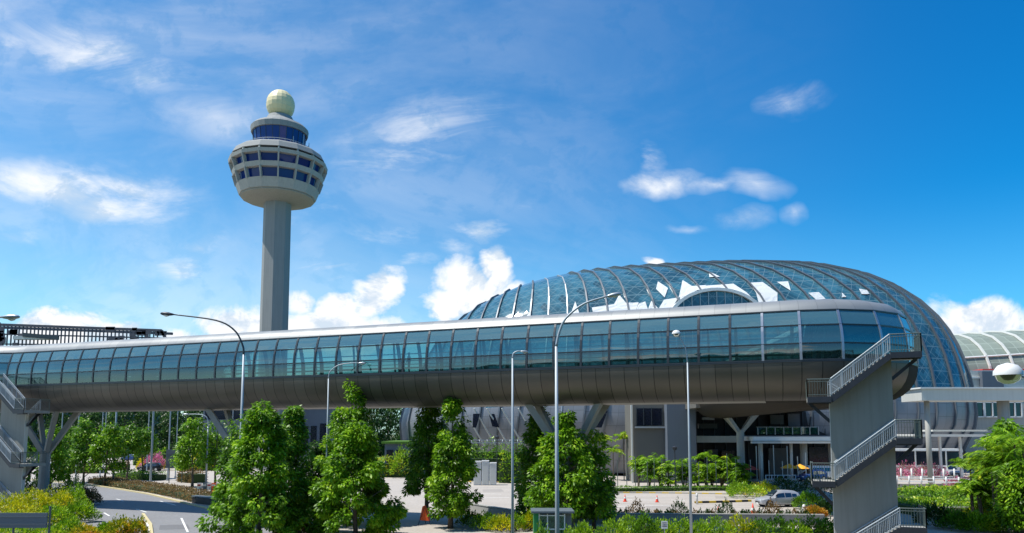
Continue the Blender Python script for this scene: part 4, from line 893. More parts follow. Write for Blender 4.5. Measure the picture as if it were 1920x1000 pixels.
# ================================================================ VEGETATION
BARK=M['bark']
def tree(px,Y,ytop,wpx,seed,label,m,grp='big leafy trees in front of the footbridge',n=8500,zb=.9,size=.37,name='tree',nclump=95,clr=.62,x=None,ztop=None,wid=None,powr=.9,limbs=7,droop=.7,prof=None):
    if grp.startswith('big leafy'): n=int(n*1.5); size=size*.8; nclump=120
    rng=np.random.default_rng(seed); x=X(px,900,Y) if x is None else x; zt=ztop or Z(px,ytop,Y); wd=(wid or wpx/F*Y)/2
    t=thing(name,label,'tree',(x,Y,0),grp)
    lean=rng.uniform(-.25,.25,2); r0=.07+zt*.011
    b=MB(); pts=[(x+lean[0]*u*.6+.08*math.sin(u*7+seed),Y+lean[1]*u*.6,zt*u*.9) for u in np.linspace(0,1,9)]
    b.tube(pts,[r0*(1.35 if i==0 else 1-.85*i/8) for i in range(9)],8); b.build('trunk',BARK,t,smooth=True)
    b=MB()
    for k in range(limbs):
        u=.18+.6*k/limbs; p=Vector(pts[int(u*8)]); a=rng.uniform(0,6.28); ln=wd*.75*(1-u*.6); q=p+Vector((math.cos(a)*ln*.5,math.sin(a)*ln*.5,ln*.45)); r=p+Vector((math.cos(a)*ln,math.sin(a)*ln,ln*.8)); b.tube([p,q,r],[r0*.45*(1-u*.5),r0*.25,.015],5)
    b.build('limbs',BARK,t)
    pf=prof or (lambda q: wd*1.04*(min(1,.84+q*1.2)*max(0,1-q**1.5)**powr*.86+.06))
    V,Fc=crown_leaves(rng,zb,zt-.25,pf,nclump,n,clr,size,droop=droop,cx=x+lean[0]*.3,cy=Y+lean[1]*.3)
    leafobj('crown',V,Fc,m,t)
    return t
tree(490,52.5,752,168,11,'broad leafy tree right of the tall left street lamp, leftmost of the big trees',M['leafA'],n=14500,zb=.3)
tree(548,56,764,88,12,'leafy tree pressed against the right side of the leftmost big tree',M['leafB'],n=6500)
tree(440,60,790,70,19,'small dark tree behind the left street lamp, at the shoulder of the leftmost big tree',M['leafB'],n=3500)
tree(592,62,826,80,13,'low dark tree filling the gap left of the tallest tree',M['leafD'],n=4000)
tree(652,61,714,138,14,'tallest tree with pointed top in front of the bridge belly',M['leafA'],n=9000)
tree(668,53.5,792,178,15,'bright round topped tree in front of the tallest tree',M['leafA'],n=15500,zb=.3)
tree(802,64.5,728,78,16,'narrow dark tree with pointed top, left one of the middle pair',M['leafB'],n=6000,zb=2.4)
tree(847,59,748,92,17,'narrow leafy tree, right one of the middle pair, with its trunk foot showing',M['leafA'],n=8500,zb=1.2)
tree(1012,61,758,100,18,'dark tree behind the thick near street lamp',M['leafB'],n=7000)
tree(1062,55.5,766,135,20,'bright leafy tree right of the thick near street lamp',M['leafA'],n=10500,zb=1.6)
tree(1112,58,800,84,21,'leafy tree at the right end of the big tree row',M['leafA'],n=5500,zb=1.2)
# middle distance clipped trees on thin trunks
for i,(px_,Y,yt,wp,zb,m,lb) in enumerate(((128,112,800,42,2.2,'leafB','leftmost round tree of the row behind the left pier'),(157,108,786,46,2.4,'leafB','second round tree of the row behind the left pier'),(197,106,792,48,2.2,'leafA','bright round tree at the right end of the row by the grey lamp'),
     (238,118,795,40,4.5,'leafB','round tree above the blue car'),(266,122,800,34,4.5,'leafB','small round tree above the black car'),(360,104,784,52,2.8,'leafA','bright tree right of the grey sign'),(403,108,786,46,2.8,'leafB','dark tree over the white barriers'),(95,100,800,34,1.5,'leafA','lime tree behind the left bridge pier'),(18,98,790,60,1.5,'leafA','lime tree behind the left stair tower'))):
    tree(px_,Y,yt,wp,40+i,lb,M[m],'round trees along the far road',n=3600,zb=zb,size=.42,nclump=70,clr=.8,wid=wp/F*Y*1.35,powr=.55,limbs=5)
# dark wood behind: three source trees, copied
srcs=[]
kinds=['tall dark evergreen tree of the far wood','mid height dark spreading tree of the far wood','dark narrow tree of the far wood']
rr=random.Random(5)
wd_spots=[(-30,150),(-5,165),(25,148),(48,170),(72,152),(100,168),(128,150),(160,172),(182,151),(210,166),(232,150),(256,172),(280,154),(302,168),(322,152),(345,172),(368,150),(700,150),(728,165),(752,152),(780,168),(800,154),(640,150),(670,165)]
for i,(px_,Y) in enumerate(wd_spots):
    Y+=90; x=X(px_,840,Y); z=rr.uniform(15.5,21)
    if i<3:
        srcs.append(tree(0,Y,0,0,70+i,kinds[i],M['leafD'],'dark wood beyond the far road',n=3000,zb=1.,size=.75,nclump=70,clr=1.6,x=x,ztop=14,wid=(12,13.5,9.5)[i],powr=.5,limbs=5)); o=srcs[-1]
    else: o=dup(srcs[i%3],(x,Y,0),rr.uniform(0,6),kinds[i%3])
    o.scale=(1,1,z/14)
def shrubby(rng,x,y,z0,w,d,h,n,size,droop=.0,up=.5):
    """ellipsoidal heap of leaves with lobes"""
    G_=rng.normal(size=(n,3)); G_[:,2]=np.abs(G_[:,2]); G_/=np.linalg.norm(G_,axis=1,keepdims=True); a=np.arctan2(G_[:,1],G_[:,0]); rd=rng.uniform(.55,1,n)**.6*(1+.16*np.sin(a*3+x)+.1*np.sin(a*5-y)+.12*np.sin(G_[:,2]*6+a*2))
    P=np.stack([x+G_[:,0]*w/2*rd,y+G_[:,1]*d/2*rd,z0+G_[:,2]*h*rd],1); D=G_+rng.normal(size=(n,3))*.45; D[:,2]+=up-droop
    return leaves(P,D,size,.4,rng)
def shrub(name,px,Y,h,w,m,seed,label,grp,n=900,size=.2,z0=0.,cat='shrub',d=None,stem=True,x=None,up=.5):
    rng=np.random.default_rng(seed); x=X(px,930,Y) if x is None else x; V,Fc=shrubby(rng,x,Y,z0+h*.12,w,d or w,h*.88,n,size,up=up)
    t=thing(name,label,cat,(x,Y,z0),grp)
    b=MB()
    for k in range(5): a=k*1.3; b.tube([(x,Y,z0-.05),(x+math.cos(a)*w*.22,Y+math.sin(a)*w*.2,z0+h*.6)],[.04,.012],4)
    b.build('stems',BARK,t); leafobj('foliage',V,Fc,m,t); return t
def hedge(name,pts,width,h,m,seed,label,grp=None,dens=55,size=.16,z0=0.,cat='hedge',rag=.2,kind=None,core=True,corem=None):
    """clipped hedge following a ground polyline"""
    rng=np.random.default_rng(seed); P=[np.array(p[:2],float) for p in pts]; Ls=[np.linalg.norm(P[i+1]-P[i]) for i in range(len(P)-1)]; T=sum(Ls); n=int(T*(width+2*h)*dens)
    s=rng.uniform(0,T,n); cum=np.cumsum([0]+Ls); idx=np.clip(np.searchsorted(cum,s)-1,0,len(Ls)-1); f_=(s-cum[idx])/np.array(Ls)[idx]; A=np.array(P)[idx]; B=np.array(P)[idx+1]; d=(B-A)/np.array(Ls)[idx][:,None]; nr=np.stack([-d[:,1],d[:,0]],1); c=A+(B-A)*f_[:,None]
    q=rng.uniform(0,width+2*h,n); q=np.clip(q,0,width+2*h); u=np.where(q<h,-width/2,np.where(q>h+width,width/2,q-h-width/2)); z=np.where(q<h,q,np.where(q>h+width,2*h+width-q,h)); 
    z=z*(1+rag*np.sin(s*1.7+seed)*.5+rag*.5*np.sin(s*4.1+u*2))+rng.normal(size=n)*.05*h; xy=c+nr*(u+rng.normal(size=n)*.06*width*(.5 if width>2 else 1))[:,None]
    Po=np.stack([xy[:,0],xy[:,1],z0+np.maximum(z,.03)],1); out=np.concatenate([nr*(np.sign(u)*(np.abs(u)>width*.45))[:,None],np.full((n,1),.5)],1)+rng.normal(size=(n,3))*.5
    V,Fc=leaves(Po,out,size,.5,rng)
    base=(float(P[0][0]+P[-1][0])/2,float(P[0][1]+P[-1][1])/2,z0)
    if kind=='stuff':
        o=leafobj(name,V,Fc,m,None,base); o['kind']='stuff'; return o
    t=thing(name,label,cat,base,grp); leafobj('foliage',V,Fc,m,t)
    b=MB(); vs=[]
    for i,p in enumerate(P):
        dd=(P[min(i+1,len(P)-1)]-P[max(i-1,0)]); dd/=np.linalg.norm(dd); nn=np.array([-dd[1],dd[0]])*(width/2-.08)
        for s_,zz in((-1,0),(-1,h*.8),(1,h*.8),(1,0)): vs.append((p[0]+nn[0]*s_,p[1]+nn[1]*s_,z0+zz))
    fs=[(4*i+k,4*i+k+1,4*i+k+5,4*i+k+4) for i in range(len(P)-1) for k in range(3)]+[(0,1,2,3),tuple(4*(len(P)-1)+k for k in(3,2,1,0))]
    b.add(vs,fs); b.build('branch_mass',M['hedgecore'],t); return t
M['hedgecore']=mat('hedge_core',(.03,.06,.012),.9,var=.3,scale=3)
PG=lambda l:[G(*p) for p in l]
hedge('hedge',[G(186,905),G(240,914),G(300,922),G(352,932),G(395,942)],3.2,.75,M['leafBr'],1,'long bronze brown hedge bordering the curved road','',dens=45,size=.2)
hedge('hedge',[G(222,897),G(262,899),G(302,901)],2.0,1.1,M['leafB'],2,'low dark green hedge above the bronze hedge, below the black car',None,dens=40,size=.25)
hedge('hedge',[G(345,903),G(375,906)],2.2,1.6,M['leafBr'],3,'short brown hedge left of the white barriers',None,dens=40,size=.25)
for i,(px_,Y,h,w_,mm_,lb) in enumerate(((20,64,2.1,4.2,'leafY','big yellow shrub at the left edge'),(62,66,2.3,3.8,'leafY','yellow shrub right of the left stair tower foot'),(108,68,2.2,3.4,'leafY','yellow shrub left of the curved road'),(140,70,2.3,2.8,'leafYG','lime shrub nearest to the curved road bend'),(40,58,1.5,4.2,'leafY','low yellow shrub behind the grey sign back'),(100,60,1.5,3.2,'leafYG','green shrub above the grey sign back'),(150,63,1.6,2.6,'leafYG','dark lime shrub at the lower road edge'),
     (130,80,2.6,3.6,'leafB','dark green shrub right of the left pier foot'),(165,78,1.6,2.2,'leafBr','reddish shrub at the bend of the curved road'),(60,84,2.2,3.4,'leafD','dark shrub between stair tower and pier'))):
    shrub('shrub',px_,Y,h,w_,M[mm_],100+i,lb,'shrubs left of the curved road',n=2600,size=.22)
for i,(px_,Y,h,w_,mm_,lb) in enumerate(((160,53,.9,2.2,'leafOY','orange leaved shrub at the bottom left of the road'),(228,53.5,1.35,1.6,'leafOY','upright orange shrub, the left one at the road edge'),(258,54,1.2,1.5,'leafOY','orange and green shrub, the right one at the road edge'),(203,55,.8,1.5,'leafYG','small lime shrub between the orange ones'),(20,53.5,.8,3.5,'leafYG','low lime shrub in the bottom left corner'),(95,53.5,.8,3.,'leafYG','low lime shrub at the bottom, right of the corner'),(130,54.5,1.1,2.,'leafYG','lime shrub at the bottom, left of the orange ones'))):
    shrub('shrub',px_,Y,h,w_,M[mm_],130+i,lb,'low shrubs along the bottom left',n=1500,size=.2,up=.9)
shrub('shrub',556,54,1.3,2.2,M['leafBr'],150,'dry brown shrub between the two left trees at the bottom','low shrubs along the bottom left',n=1200,size=.24)
shrub('shrub',705,53,.9,1.8,M['leafYG'],151,'lime shrub at the foot of the bright round topped tree','low shrubs along the bottom left',n=900,size=.24)
CRL=['leftmost of all, at the trunk foot','second from left, below the road gap','third from left, below the road gap','fourth, just right of the slim short-armed lamp','left neighbour of the glass kiosk','right neighbour of the glass kiosk','below the right end of the big trees','right after the big tree row','tall one right after the big tree row','by the small white notice','left beside the slim hooded lamp','right beside the slim hooded lamp','below the striped kerb','brightest, below the left cone','below the right cone','below the grey car bonnet','below the grey car','next but one to the stair tower','touching the stair tower']
# strip of crotons before the retaining wall
for i,(px_,Y,h,w_,mm_) in enumerate(((885,60,1.0,2.2,'leafB'),(912,58,1.2,2.2,'leafYG'),(940,57,1.1,2.0,'leafY'),(968,57.5,1.2,1.8,'leafYG'),(994,58,1.2,1.8,'leafY'),(1092,55,1.0,1.6,'leafYG'),(1150,56,1.1,2.2,'leafYG'),(1182,57,1.2,2.0,'leafYG'),(1208,56,1.5,1.6,'leafB'),(1240,56,1.1,2.2,'leafYG'),(1275,56.5,1.1,2.2,'leafYG'),(1310,56,1.0,2.0,'leafYG'),(1345,56,1.2,2.4,'leafYG'),(1385,56.5,1.3,2.2,'leafY'),(1420,56,1.1,2.2,'leafB'),(1455,56.5,1.3,2.2,'leafB'),(1490,56,1.1,2.2,'leafYG'),(1525,56.5,1.2,2.2,'leafB'),(1550,57,1.0,1.8,'leafB'))):
    Y-=4.6 if px_>1040 else 0; h+=.35 if px_>1040 else 0
    shrub('croton',px_,Y,h,w_,M[mm_],160+i,('yellow' if mm_=='leafY' else 'lime' if mm_=='leafYG' else 'dark green')+' croton before the low wall, '+CRL[i],'croton strip before the low wall',n=1100,size=.21,up=.8)
for i,(px_,Y,h,w_,mm_,lb) in enumerate(((1752,60,1.6,3.4,'leafD','dark shrub at the foot of the stair railing'),(1798,58,1.3,3.2,'leafB','dark green shrub below the right wall'),(1835,57,1.2,3.0,'leafYG','lime shrub at the bottom right'),(1878,57,1.4,3.0,'leafYG','lime green shrub under the palms'),(1912,57,1.5,2.6,'leafA','green shrub in the bottom right corner'),(1850,62,1.6,3.,'leafY','yellow shrub before the right wall'))):
    shrub('shrub',px_,Y,h,w_,M[mm_],200+i,lb,'shrubs at the bottom right',n=2000,size=.24)
# retaining wall
def lowwall(pts,label,z=.75):
    b=MB(); 
    for i in range(len(pts)-1):
        a=Vector(pts[i]+(0,)); c=Vector(pts[i+1]+(0,)); b.bar(a+Vector((0,0,z/2)),c+Vector((0,0,z/2)),.3,z)
    t=thing('retaining_wall',label,'wall',(pts[0][0],pts[0][1],0)); b2=MB()
    P=[Vector((p[0],p[1],0)) for p in pts]; vs=[]
    for i,p in enumerate(P):
        d=(P[min(i+1,len(P)-1)]-P[max(i-1,0)]).normalized(); nn=Vector((-d.y,d.x,0))*.15
        for q,zz in((-1,0),(-1,z),(1,z),(1,0)): vs.append((p.x+nn.x*q,p.y+nn.y*q,zz))
    b2.add(vs,[(4*i+k,4*i+k+1,4*i+k+5,4*i+k+4) for i in range(len(P)-1) for k in range(3)]+[(0,1,2,3),tuple(4*(len(P)-1)+k for k in(3,2,1,0))]); b2.build('wall_body',M['conc'],t)
    b2=MB(); vs=[]
    for i,p in enumerate(P):
        d=(P[min(i+1,len(P)-1)]-P[max(i-1,0)]).normalized(); nn=Vector((-d.y,d.x,0))*.2
        for q,zz in((-1,z),(-1,z+.07),(1,z+.07),(1,z)): vs.append((p.x+nn.x*q,p.y+nn.y*q,zz))
    b2.add(vs,[(4*i+k,4*i+(k+1)%4,4*i+4+(k+1)%4,4*i+4+k) for i in range(len(P)-1) for k in range(4)]); b2.build('coping',M['conc_light'],t)
lowwall([(X(845,950,72),72),(X(880,950,71),71),(X(930,950,67),67),(X(985,955,63.5),63.5),(X(1120,960,62),62),(X(1330,968,61.5),61.5),(X(1545,975,61),61)],'long low grey retaining wall between the crotons and the car park',.8)
lowwall([(X(1715,960,66),66),(X(1890,960,67),67),(X(1990,960,68),68)],'low grey wall below the hedge bank on the right',.85)
rr=random.Random(9)
for i in range(30):
    px_=1152+ i*12.4+rr.uniform(-4,4); big=i%7==3
    shrub('wall_plant',px_,63.2,.75 if not big else 1.5,.7 if not big else 1.5,M['leafD' if i%3 else 'leafBr'],300+i,('tall dark' if big else 'bronze' if i%3==0 else 'small dark')+' plant on the bed behind the low wall','plants behind the low wall',n=150 if not big else 420,size=.2,z0=.2,up=1.2)
# hedges and beds around the car park
hedge('hedge',[(X(1140,920,96),96),(X(1270,920,97),97),(X(1400,920,98),98)],1.2,.5,M['leafB'],4,'low green hedge under the planted palms',None,dens=30,size=.25)
for i,(px_,Y,h,w_,mm_,lb) in enumerate(((1400,87,1.5,4.5,'leafYG','lime shrub left of the grey car'),(1432,90,1.4,3.5,'leafY','yellow green shrub behind the bonnet of the grey car'),(1382,92,1.2,2.6,'leafYG','small lime shrub near the forked column'),(1515,74,1.5,2.8,'leafA','bright green shrub behind the grey car'),(1470,93,1.8,4.,'leafD','dark shrub behind the roof of the grey car'),(1530,88,2.2,5.,'leafD','large dark shrub by the stair tower'),(1548,68,1.2,2.2,'leafD','dark shrub against the stair tower'),(1527,66,.9,1.6,'leafO','orange shrub near the end of the low wall'))):
    shrub('shrub',px_,Y,h,w_,M[mm_],350+i,lb,'shrubs around the car park',n=1500,size=.26)
hedge('hedge',[(X(870,860,118),118),(X(925,860,118),118),(X(985,860,119),119)],2.,4.3,M['leafB'],5,'tall green hedge wall behind the white cabinets',None,dens=14,size=.42)
hedge('hedge',[(X(868,840,124),124),(X(985,840,124),124)],2.,5.4,M['leafB'],6,'upper tier of green hedge against the dome',None,dens=12,size=.42)
hedge('hedge',[(X(938,880,113),113),(X(975,880,112),112)],1.6,3.9,M['leafYG'],7,'lime hedge right of the white cabinets',None,dens=16,size=.4)
hedge('hedge',[(X(338,870,150),150),(X(412,870,150),150)],3.,2.5,M['yellowfl'],8,'yellow flowering hedge on the far road',None,dens=18,size=.4)
hedge('hedge',[(X(690,880,128),128),(X(765,880,128),128)],3.,2.8,M['leafY'],9,'yellow hedge in the gap between the middle trees',None,dens=16,size=.4)
hedge('hedge',[(X(256,850,175),175),(X(345,850,175),175)],3.,3.2,M['leafYG'],10,'trimmed pale green hedge behind the pink bush',None,dens=10,size=.5)
hedge('hedge',[(X(200,870,150),150),(X(244,866,152),152)],3.,1.6,M['leafBr'],12,'red brown hedge left of the black car',None,dens=16,size=.4)
hedge('hedge',[(X(110,880,140),140),(X(190,880,140),140)],2.5,1.4,M['leafBr'],13,'red brown hedge behind the round tree row',None,dens=16,size=.4)
shrub('bougainvillea',288,151.5,3.1,5.0,M['pink'],400,'pink bougainvillea mound behind the black car','pink bougainvillea',n=1500,size=.4)
shrub('shrub',262,151,2.1,1.8,M['yellowfl'],401,'small yellow shrub left of the pink mound','yellow shrubs by the pink mound',n=500,size=.35)
shrub('shrub',314,151,2.1,1.8,M['yellowfl'],402,'small yellow shrub right of the pink mound','yellow shrubs by the pink mound',n=500,size=.35)
shrub('tree_clump',755,126,4.6,5.,M['leafYG'],403,'olive round bush before the blue grey pavilion','bush',n=1500,size=.4)
# right bank
for k in range(3):
    hedge('hedge',[(X(1688,950,70+k*8),70+k*8),(X(1860,950,71+k*8),71+k*8)],8.2,.95-.0*k,M[('leafYG','leafB','leafYG')[k]],20+k,('bright green planting bed just above the right wall','mid green planting bed in the middle of the right bank','lime planting bed below the white railing')[k],None,dens=22,size=.3)
for i,(px_,Y,z0,h,w_) in enumerate(((1690,107,.9,1.7,2.4),(1712,107,.9,2.,2.8),(1735,107,.9,1.9,2.4),(1757,107,.9,2.,2.6),(1790,95.5,.5,1.2,2.),(1812,95.3,.5,1.4,2.4),(1836,95,.5,1.6,2.6),(1700,110,.9,2.2,3),(1745,110,.9,2.2,3))):
    shrub('bougainvillea',px_,Y,h,w_,M['pink'],420+i,'pink bougainvillea bush '+('in front of the coach' if px_<1780 else 'at the right end of the white railing'),'pink bougainvillea bushes at the raised drive',n=420,size=.28,z0=z0)
# palms
def frond_set(rng,x,y,z,n,ln,rise=1.,leaflen=.5,per=26,wd=.10):
    P=[];D=[]
    for k in range(n):
        a=2*math.pi*k/n+rng.uniform(-.3,.3); el=rng.uniform(.35,1.45)*rise; L_=ln*rng.uniform(.75,1.1)
        for j in range(per):
            u=(j+1)/per; r=L_*u*math.cos(el*(1-u*.35)); zz=L_*(math.sin(el)*u-.75*u*u*(1.25-el*.5)); p=np.array([x+math.cos(a)*r,y+math.sin(a)*r,z+zz])
            for s_ in(-1,1):
                P.append(p); D.append([math.cos(a)*.7-math.sin(a)*s_,math.sin(a)*.7+math.cos(a)*s_,-.45+rng.uniform(-.2,.2)])
    P=np.array(P);D=np.array(D); return leaves(P,D,leaflen,wd,rng,.1)
def palm(px,Y,ytop,label,grp,seed,m='leafYG',n=12,ln=1.4,z0=0.,multi=3,leaflen=.5,wd=.14,per=22):
    rng=np.random.default_rng(seed); x=X(px,880,Y); zt=Z(px,ytop,Y); t=thing('palm',label,'palm',(x,Y,z0),grp); Vs=[];Fs=[];o=0; b=MB()
    for k in range(multi):
        dx,dy=rng.uniform(-.5,.5,2)*(0 if multi==1 else 1); h=(zt-ln*.45-z0)*rng.uniform(.18,.95) if k else zt-ln*.45-z0
        b.tube([(x+dx*.3,Y+dy*.3,z0),(x+dx,Y+dy,z0+h)],[.09,.06],6); V,Fc=frond_set(rng,x+dx,Y+dy,z0+h,n,ln,leaflen=leaflen,wd=wd,per=per); Vs.append(V);Fs.append(Fc+o);o+=len(V)
    b.build('trunk',BARK,t); leafobj('fronds',np.concatenate(Vs),np.concatenate(Fs),M[m],t); return t
spots=[(1196,104,856),(1216,102,860),(1238,105,852),(1254,101,868),(1282,103,858),(1308,105,850),(1326,102,866),(1334,106,848),(1352,104,860),(1372,103,854),(1388,101,866)]
for i,(px_,Y,yt) in enumerate(spots):
    palm(px_,Y,yt,('yellow green' if i%3==0 else 'bright green')+' small palm in the row '+('left' if px_<1265 else 'right')+' of the black lantern','small palms in front of the dome',500+i,'leafYG' if i%3==0 else 'leafA',ln=1.5,multi=5,wd=.2,per=14,leaflen=.6,n=10)
for i,(px_,Y,yt,lb) in enumerate(((1133,119,815,'young yellowish palm right of the big trees, the left one'),(1150,118,835,'short yellow palm between two taller ones'),(1170,119,812,'young yellowish palm by the pale corner strip'))):
    palm(px_,Y,yt,lb,'young palms by the dome wall',520+i,'leafYG',ln=1.8,multi=1,wd=.24,per=16,leaflen=.6)
for i,(px_,Y,yt,ln,lb,m_) in enumerate(((1822,62,858,1.7,'yellow green palm left of the palm thicket','leafYG'),(1862,58,830,2.1,'palm with drooping fronds in the right thicket','leafYG'),(1900,56,800,2.4,'tallest palm at the right edge','leafA'),(1885,60,840,2.0,'palm behind the tallest one at the right edge','leafYG'),(1930,58,812,2.4,'palm cut off by the right edge','leafA'),(1840,60,900,1.6,'low palm over the right wall','leafA'),(1905,55,900,1.6,'low palm in the right corner','leafA'))):
    palm(px_,Y,yt,lb,'palms of the right thicket',540+i,m_,n=16,ln=ln,multi=2,wd=.11,per=34,leaflen=.6)
tree(1912,55,858,80,62,'bright tree in the bottom right corner of the thicket',M['leafA'],'trees in the right thicket',n=5000,zb=.8,size=.3)
tree(1893,63,786,135,60,'dense tree behind the palms at the right edge',M['leafA'],'trees in the right thicket',n=9000,zb=1.0,size=.36)
tree(1860,66,868,60,61,'low bushy tree left in the right thicket',M['leafYG'],'trees in the right thicket',n=4000,zb=.8,size=.34)
# ================================================================ VEHICLES
def car(name,label,cat,loc,rz,paint,L_=4.4,W_=1.8,H_=1.66,kind='suv',group=None):
    """local x forward; lofted body with greenhouse, wheels with tyre and rim, lamps, mirrors, plate"""
    t=thing(name,label,cat,loc,group,rz)
    hl=L_/2
    # stations: x, sill z, shoulder z, top z (roof line or bonnet), half width at shoulder, half width at top
    if kind=='suv': st=[(hl,.42,.62,.70,.62,.50),(hl-.12,.28,.70,.80,.80,.66),(hl-.45,.24,.78,.92,.88,.72),(hl-1.0,.22,.86,1.00,.90,.74),(hl-1.25,.22,.90,1.06,.90,.72),(hl-1.95,.22,.93,H_-.04,.90,.62),(hl-2.5,.22,.95,H_,.90,.62),(hl-3.2,.22,.98,H_-.03,.90,.61),(hl-3.75,.24,1.02,H_-.08,.90,.60),(hl-4.1,.28,1.02,1.40,.87,.62),(hl-L_+.05,.36,.92,1.02,.78,.66),(-hl,.42,.80,.90,.70,.6)]
    else: st=[(hl,.6,1.0,1.15,.80,.70),(hl-.2,.35,1.1,1.35,.92,.78),(hl-.8,.3,1.15,H_-.1,.95,.80),(hl-1.4,.3,1.15,H_,.95,.82),(0,.3,1.15,H_,.95,.82),(-hl+.5,.3,1.15,H_,.95,.82),(-hl+.1,.35,1.15,H_-.08,.93,.80),(-hl,.5,1.1,H_-.3,.88,.75)]
    k=W_/1.8; b=MB(); vs=[]
    for (x,z0,z1,z2,w1,w2) in st:
        w1*=k;w2*=k; zm=(z0+z1)/2
        half=[(w1*.90,z0),(w1,z0+.12),(w1*1.0,zm),(w1*.985,z1),(w2*1.0+(w1-w2)*.12,z1+(z2-z1)*.72),(w2*.86,z2-.015),(0,z2+.02)]
        vs+=[(x,-a,z) for a,z in half]+[(x,a,z) for a,z in half[::-1][1:]]
    m_=13; n_=len(st); fs=[(i*m_+j,i*m_+(j+1)%m_,(i+1)*m_+(j+1)%m_,(i+1)*m_+j) for i in range(n_-1) for j in range(m_)]
    fs+=[tuple(range(m_))[::-1],tuple((n_-1)*m_+j for j in range(m_))]
    b.add(vs,fs); body=b.build('body',paint,t,smooth=True,local=True)
    mo=body.modifiers.new('edge','BEVEL'); mo.width=.03; mo.segments=2; mo.limit_method='ANGLE'
    def side(xs,sy,off=.012,lo=.06,hi=.9,name='side_window'):
        """glass strip following the greenhouse between shoulder and roof"""
        q=MB(); v=[]
        for x in xs:
            for i in range(n_-1):
                if st[i][0]>=x>=st[i+1][0]: f_=(st[i][0]-x)/(st[i][0]-st[i+1][0]); r=[st[i][c]*(1-f_)+st[i+1][c]*f_ for c in range(6)]; break
            w1=r[4]*k; w2=r[5]*k; wt=w2+(w1-w2)*.12; za=r[2]; zb=r[2]+(r[3]-r[2])*.72
            for u in(lo,hi): v.append((x,sy*(w1*.985+(wt-w1*.985)*u+off),za+(zb-za)*u))
        q.add(v,[(2*i,2*i+1,2*i+3,2*i+2) for i in range(len(xs)-1)]); return q.build(name,M['carglass'],t,local=True)
    if kind=='suv':
        for sy in(-1,1):
            side([hl-1.62,hl-1.9,hl-2.3,hl-2.52],sy); side([hl-2.58,hl-2.9,hl-3.25],sy); side([hl-3.3,hl-3.6,hl-3.8],sy,hi=.75)
        q=MB(); q.add([(hl-1.22,-.64*k,1.06),(hl-1.22,.64*k,1.06),(hl-1.93,.54*k,H_-.03),(hl-1.93,-.54*k,H_-.03)],[(0,1,2,3)]); q.v=[(v[0]+.03,v[1],v[2]+.03) for v in q.v]; q.build('windscreen',M['carglass'],t,local=True)
        q=MB(); q.add([(-hl+.30,-.55*k,1.14),(-hl+.62,-.50*k,H_-.16),(-hl+.62,.50*k,H_-.16),(-hl+.30,.55*k,1.14)],[(0,1,2,3)]); q.v=[(v[0]-.05,v[1],v[2]+.04) for v in q.v]; q.build('rear_window',M['carglass'],t,local=True)
    else:
        for sy in(-1,1):
            side([hl-.75,hl-1.1,hl-1.5],sy); side([hl-1.6,hl-2.2,hl-2.9],sy); side([hl-3.,-hl+.5],sy)
        q=MB(); q.add([(hl-.16,-.72*k,1.32),(hl-.16,.72*k,1.32),(hl-.78,.68*k,H_-.14),(hl-.78,-.68*k,H_-.14)],[(0,1,2,3)]); q.v=[(v[0]+.04,v[1],v[2]+.03) for v in q.v]; q.build('windscreen',M['carglass'],t,local=True)
    R_=.34
    for x in (hl-.88,-hl+.82):
        for sy in(-1,1):
            q=MB(); q.tube([(x,sy*(.70*k),R_),(x,sy*(.905*k),R_)],R_+.06,20); q.build('wheel_arch',M['black'],t,local=True)
            wname='wheel'; q=MB(); q.tube([(x,sy*(.72*k),R_),(x,sy*(.93*k),R_)],R_,20); wh=q.build('wheel',M['black'],t,local=True)
            q=MB(); q.tube([(x,sy*(.925*k),R_),(x,sy*(.945*k),R_)],R_*.66,12); q.build('rim',M['chrome'],wh,local=True)
    for sy in(-1,1):
        q=MB(); q.box((hl-.13,sy*.60*k,.70),(.16,.34,.12),0); q.build('headlight',M['lens'],t,local=True)
        q=MB(); q.box((-hl+.06,sy*.62*k,.88),(.10,.26,.13),0); q.build('tail_light',M['redlamp'],t,local=True)
        q=MB(); q.box((hl-1.48,sy*(.99*k),1.0 if kind=='suv' else 1.2),(.14,.2,.13),0); q.build('mirror',paint,t,local=True)
    q=MB(); q.box((hl-.02,0,.48),(.06,.95*k,.16)); q.build('grille',M['black'],t,local=True)
    q=MB(); q.box((hl+.02,0,.36),(.02,.48,.11)); q.build('number_plate',M['white'],t,local=True)
    q=MB(); q.box((0,0,.26),(L_-1.0,1.70*k,.10)); q.build('sill',M['black'],t,local=True)
    return t
g=gp(1463,951); car('parked_car','silver grey crossover car parked before the dark shrubs near the stair tower','car',(g.x,g.y+.6,0.006),R(186),M['silver'],4.35)
x=X(1783,890,114); car('moving_car','small silver blue car coming towards the camera beside the pink flowers','car',(x,114,.9),R(-102),M['silver'],4.2,1.8,1.6)
x=X(281,885,148); car('moving_car','black car in front of the pink bougainvillea mound','car',(x,148,0.006),R(184),M['blackcar'],4.6,1.85,1.7)
x=X(245,866,180); car('moving_car','blue car on the far road beneath the round tree','car',(x,180,.8),R(178),M['bluecar'],4.4)
x=X(113,870,170); car('moving_car','white car at far left behind the round tree row','car',(x,170,.006),R(175),M['whitecar'],4.4)
x=X(1534,900,106); car('parked_van','white van half hidden behind the stair tower landing','van',(x,106,.9),R(183),M['whitecar'],4.9,1.9,2.0,'van')
x=X(1508,900,104.5); car('parked_car','blue car in front of the white van','car',(x,102,.9),R(200),M['bluecar'],4.2)
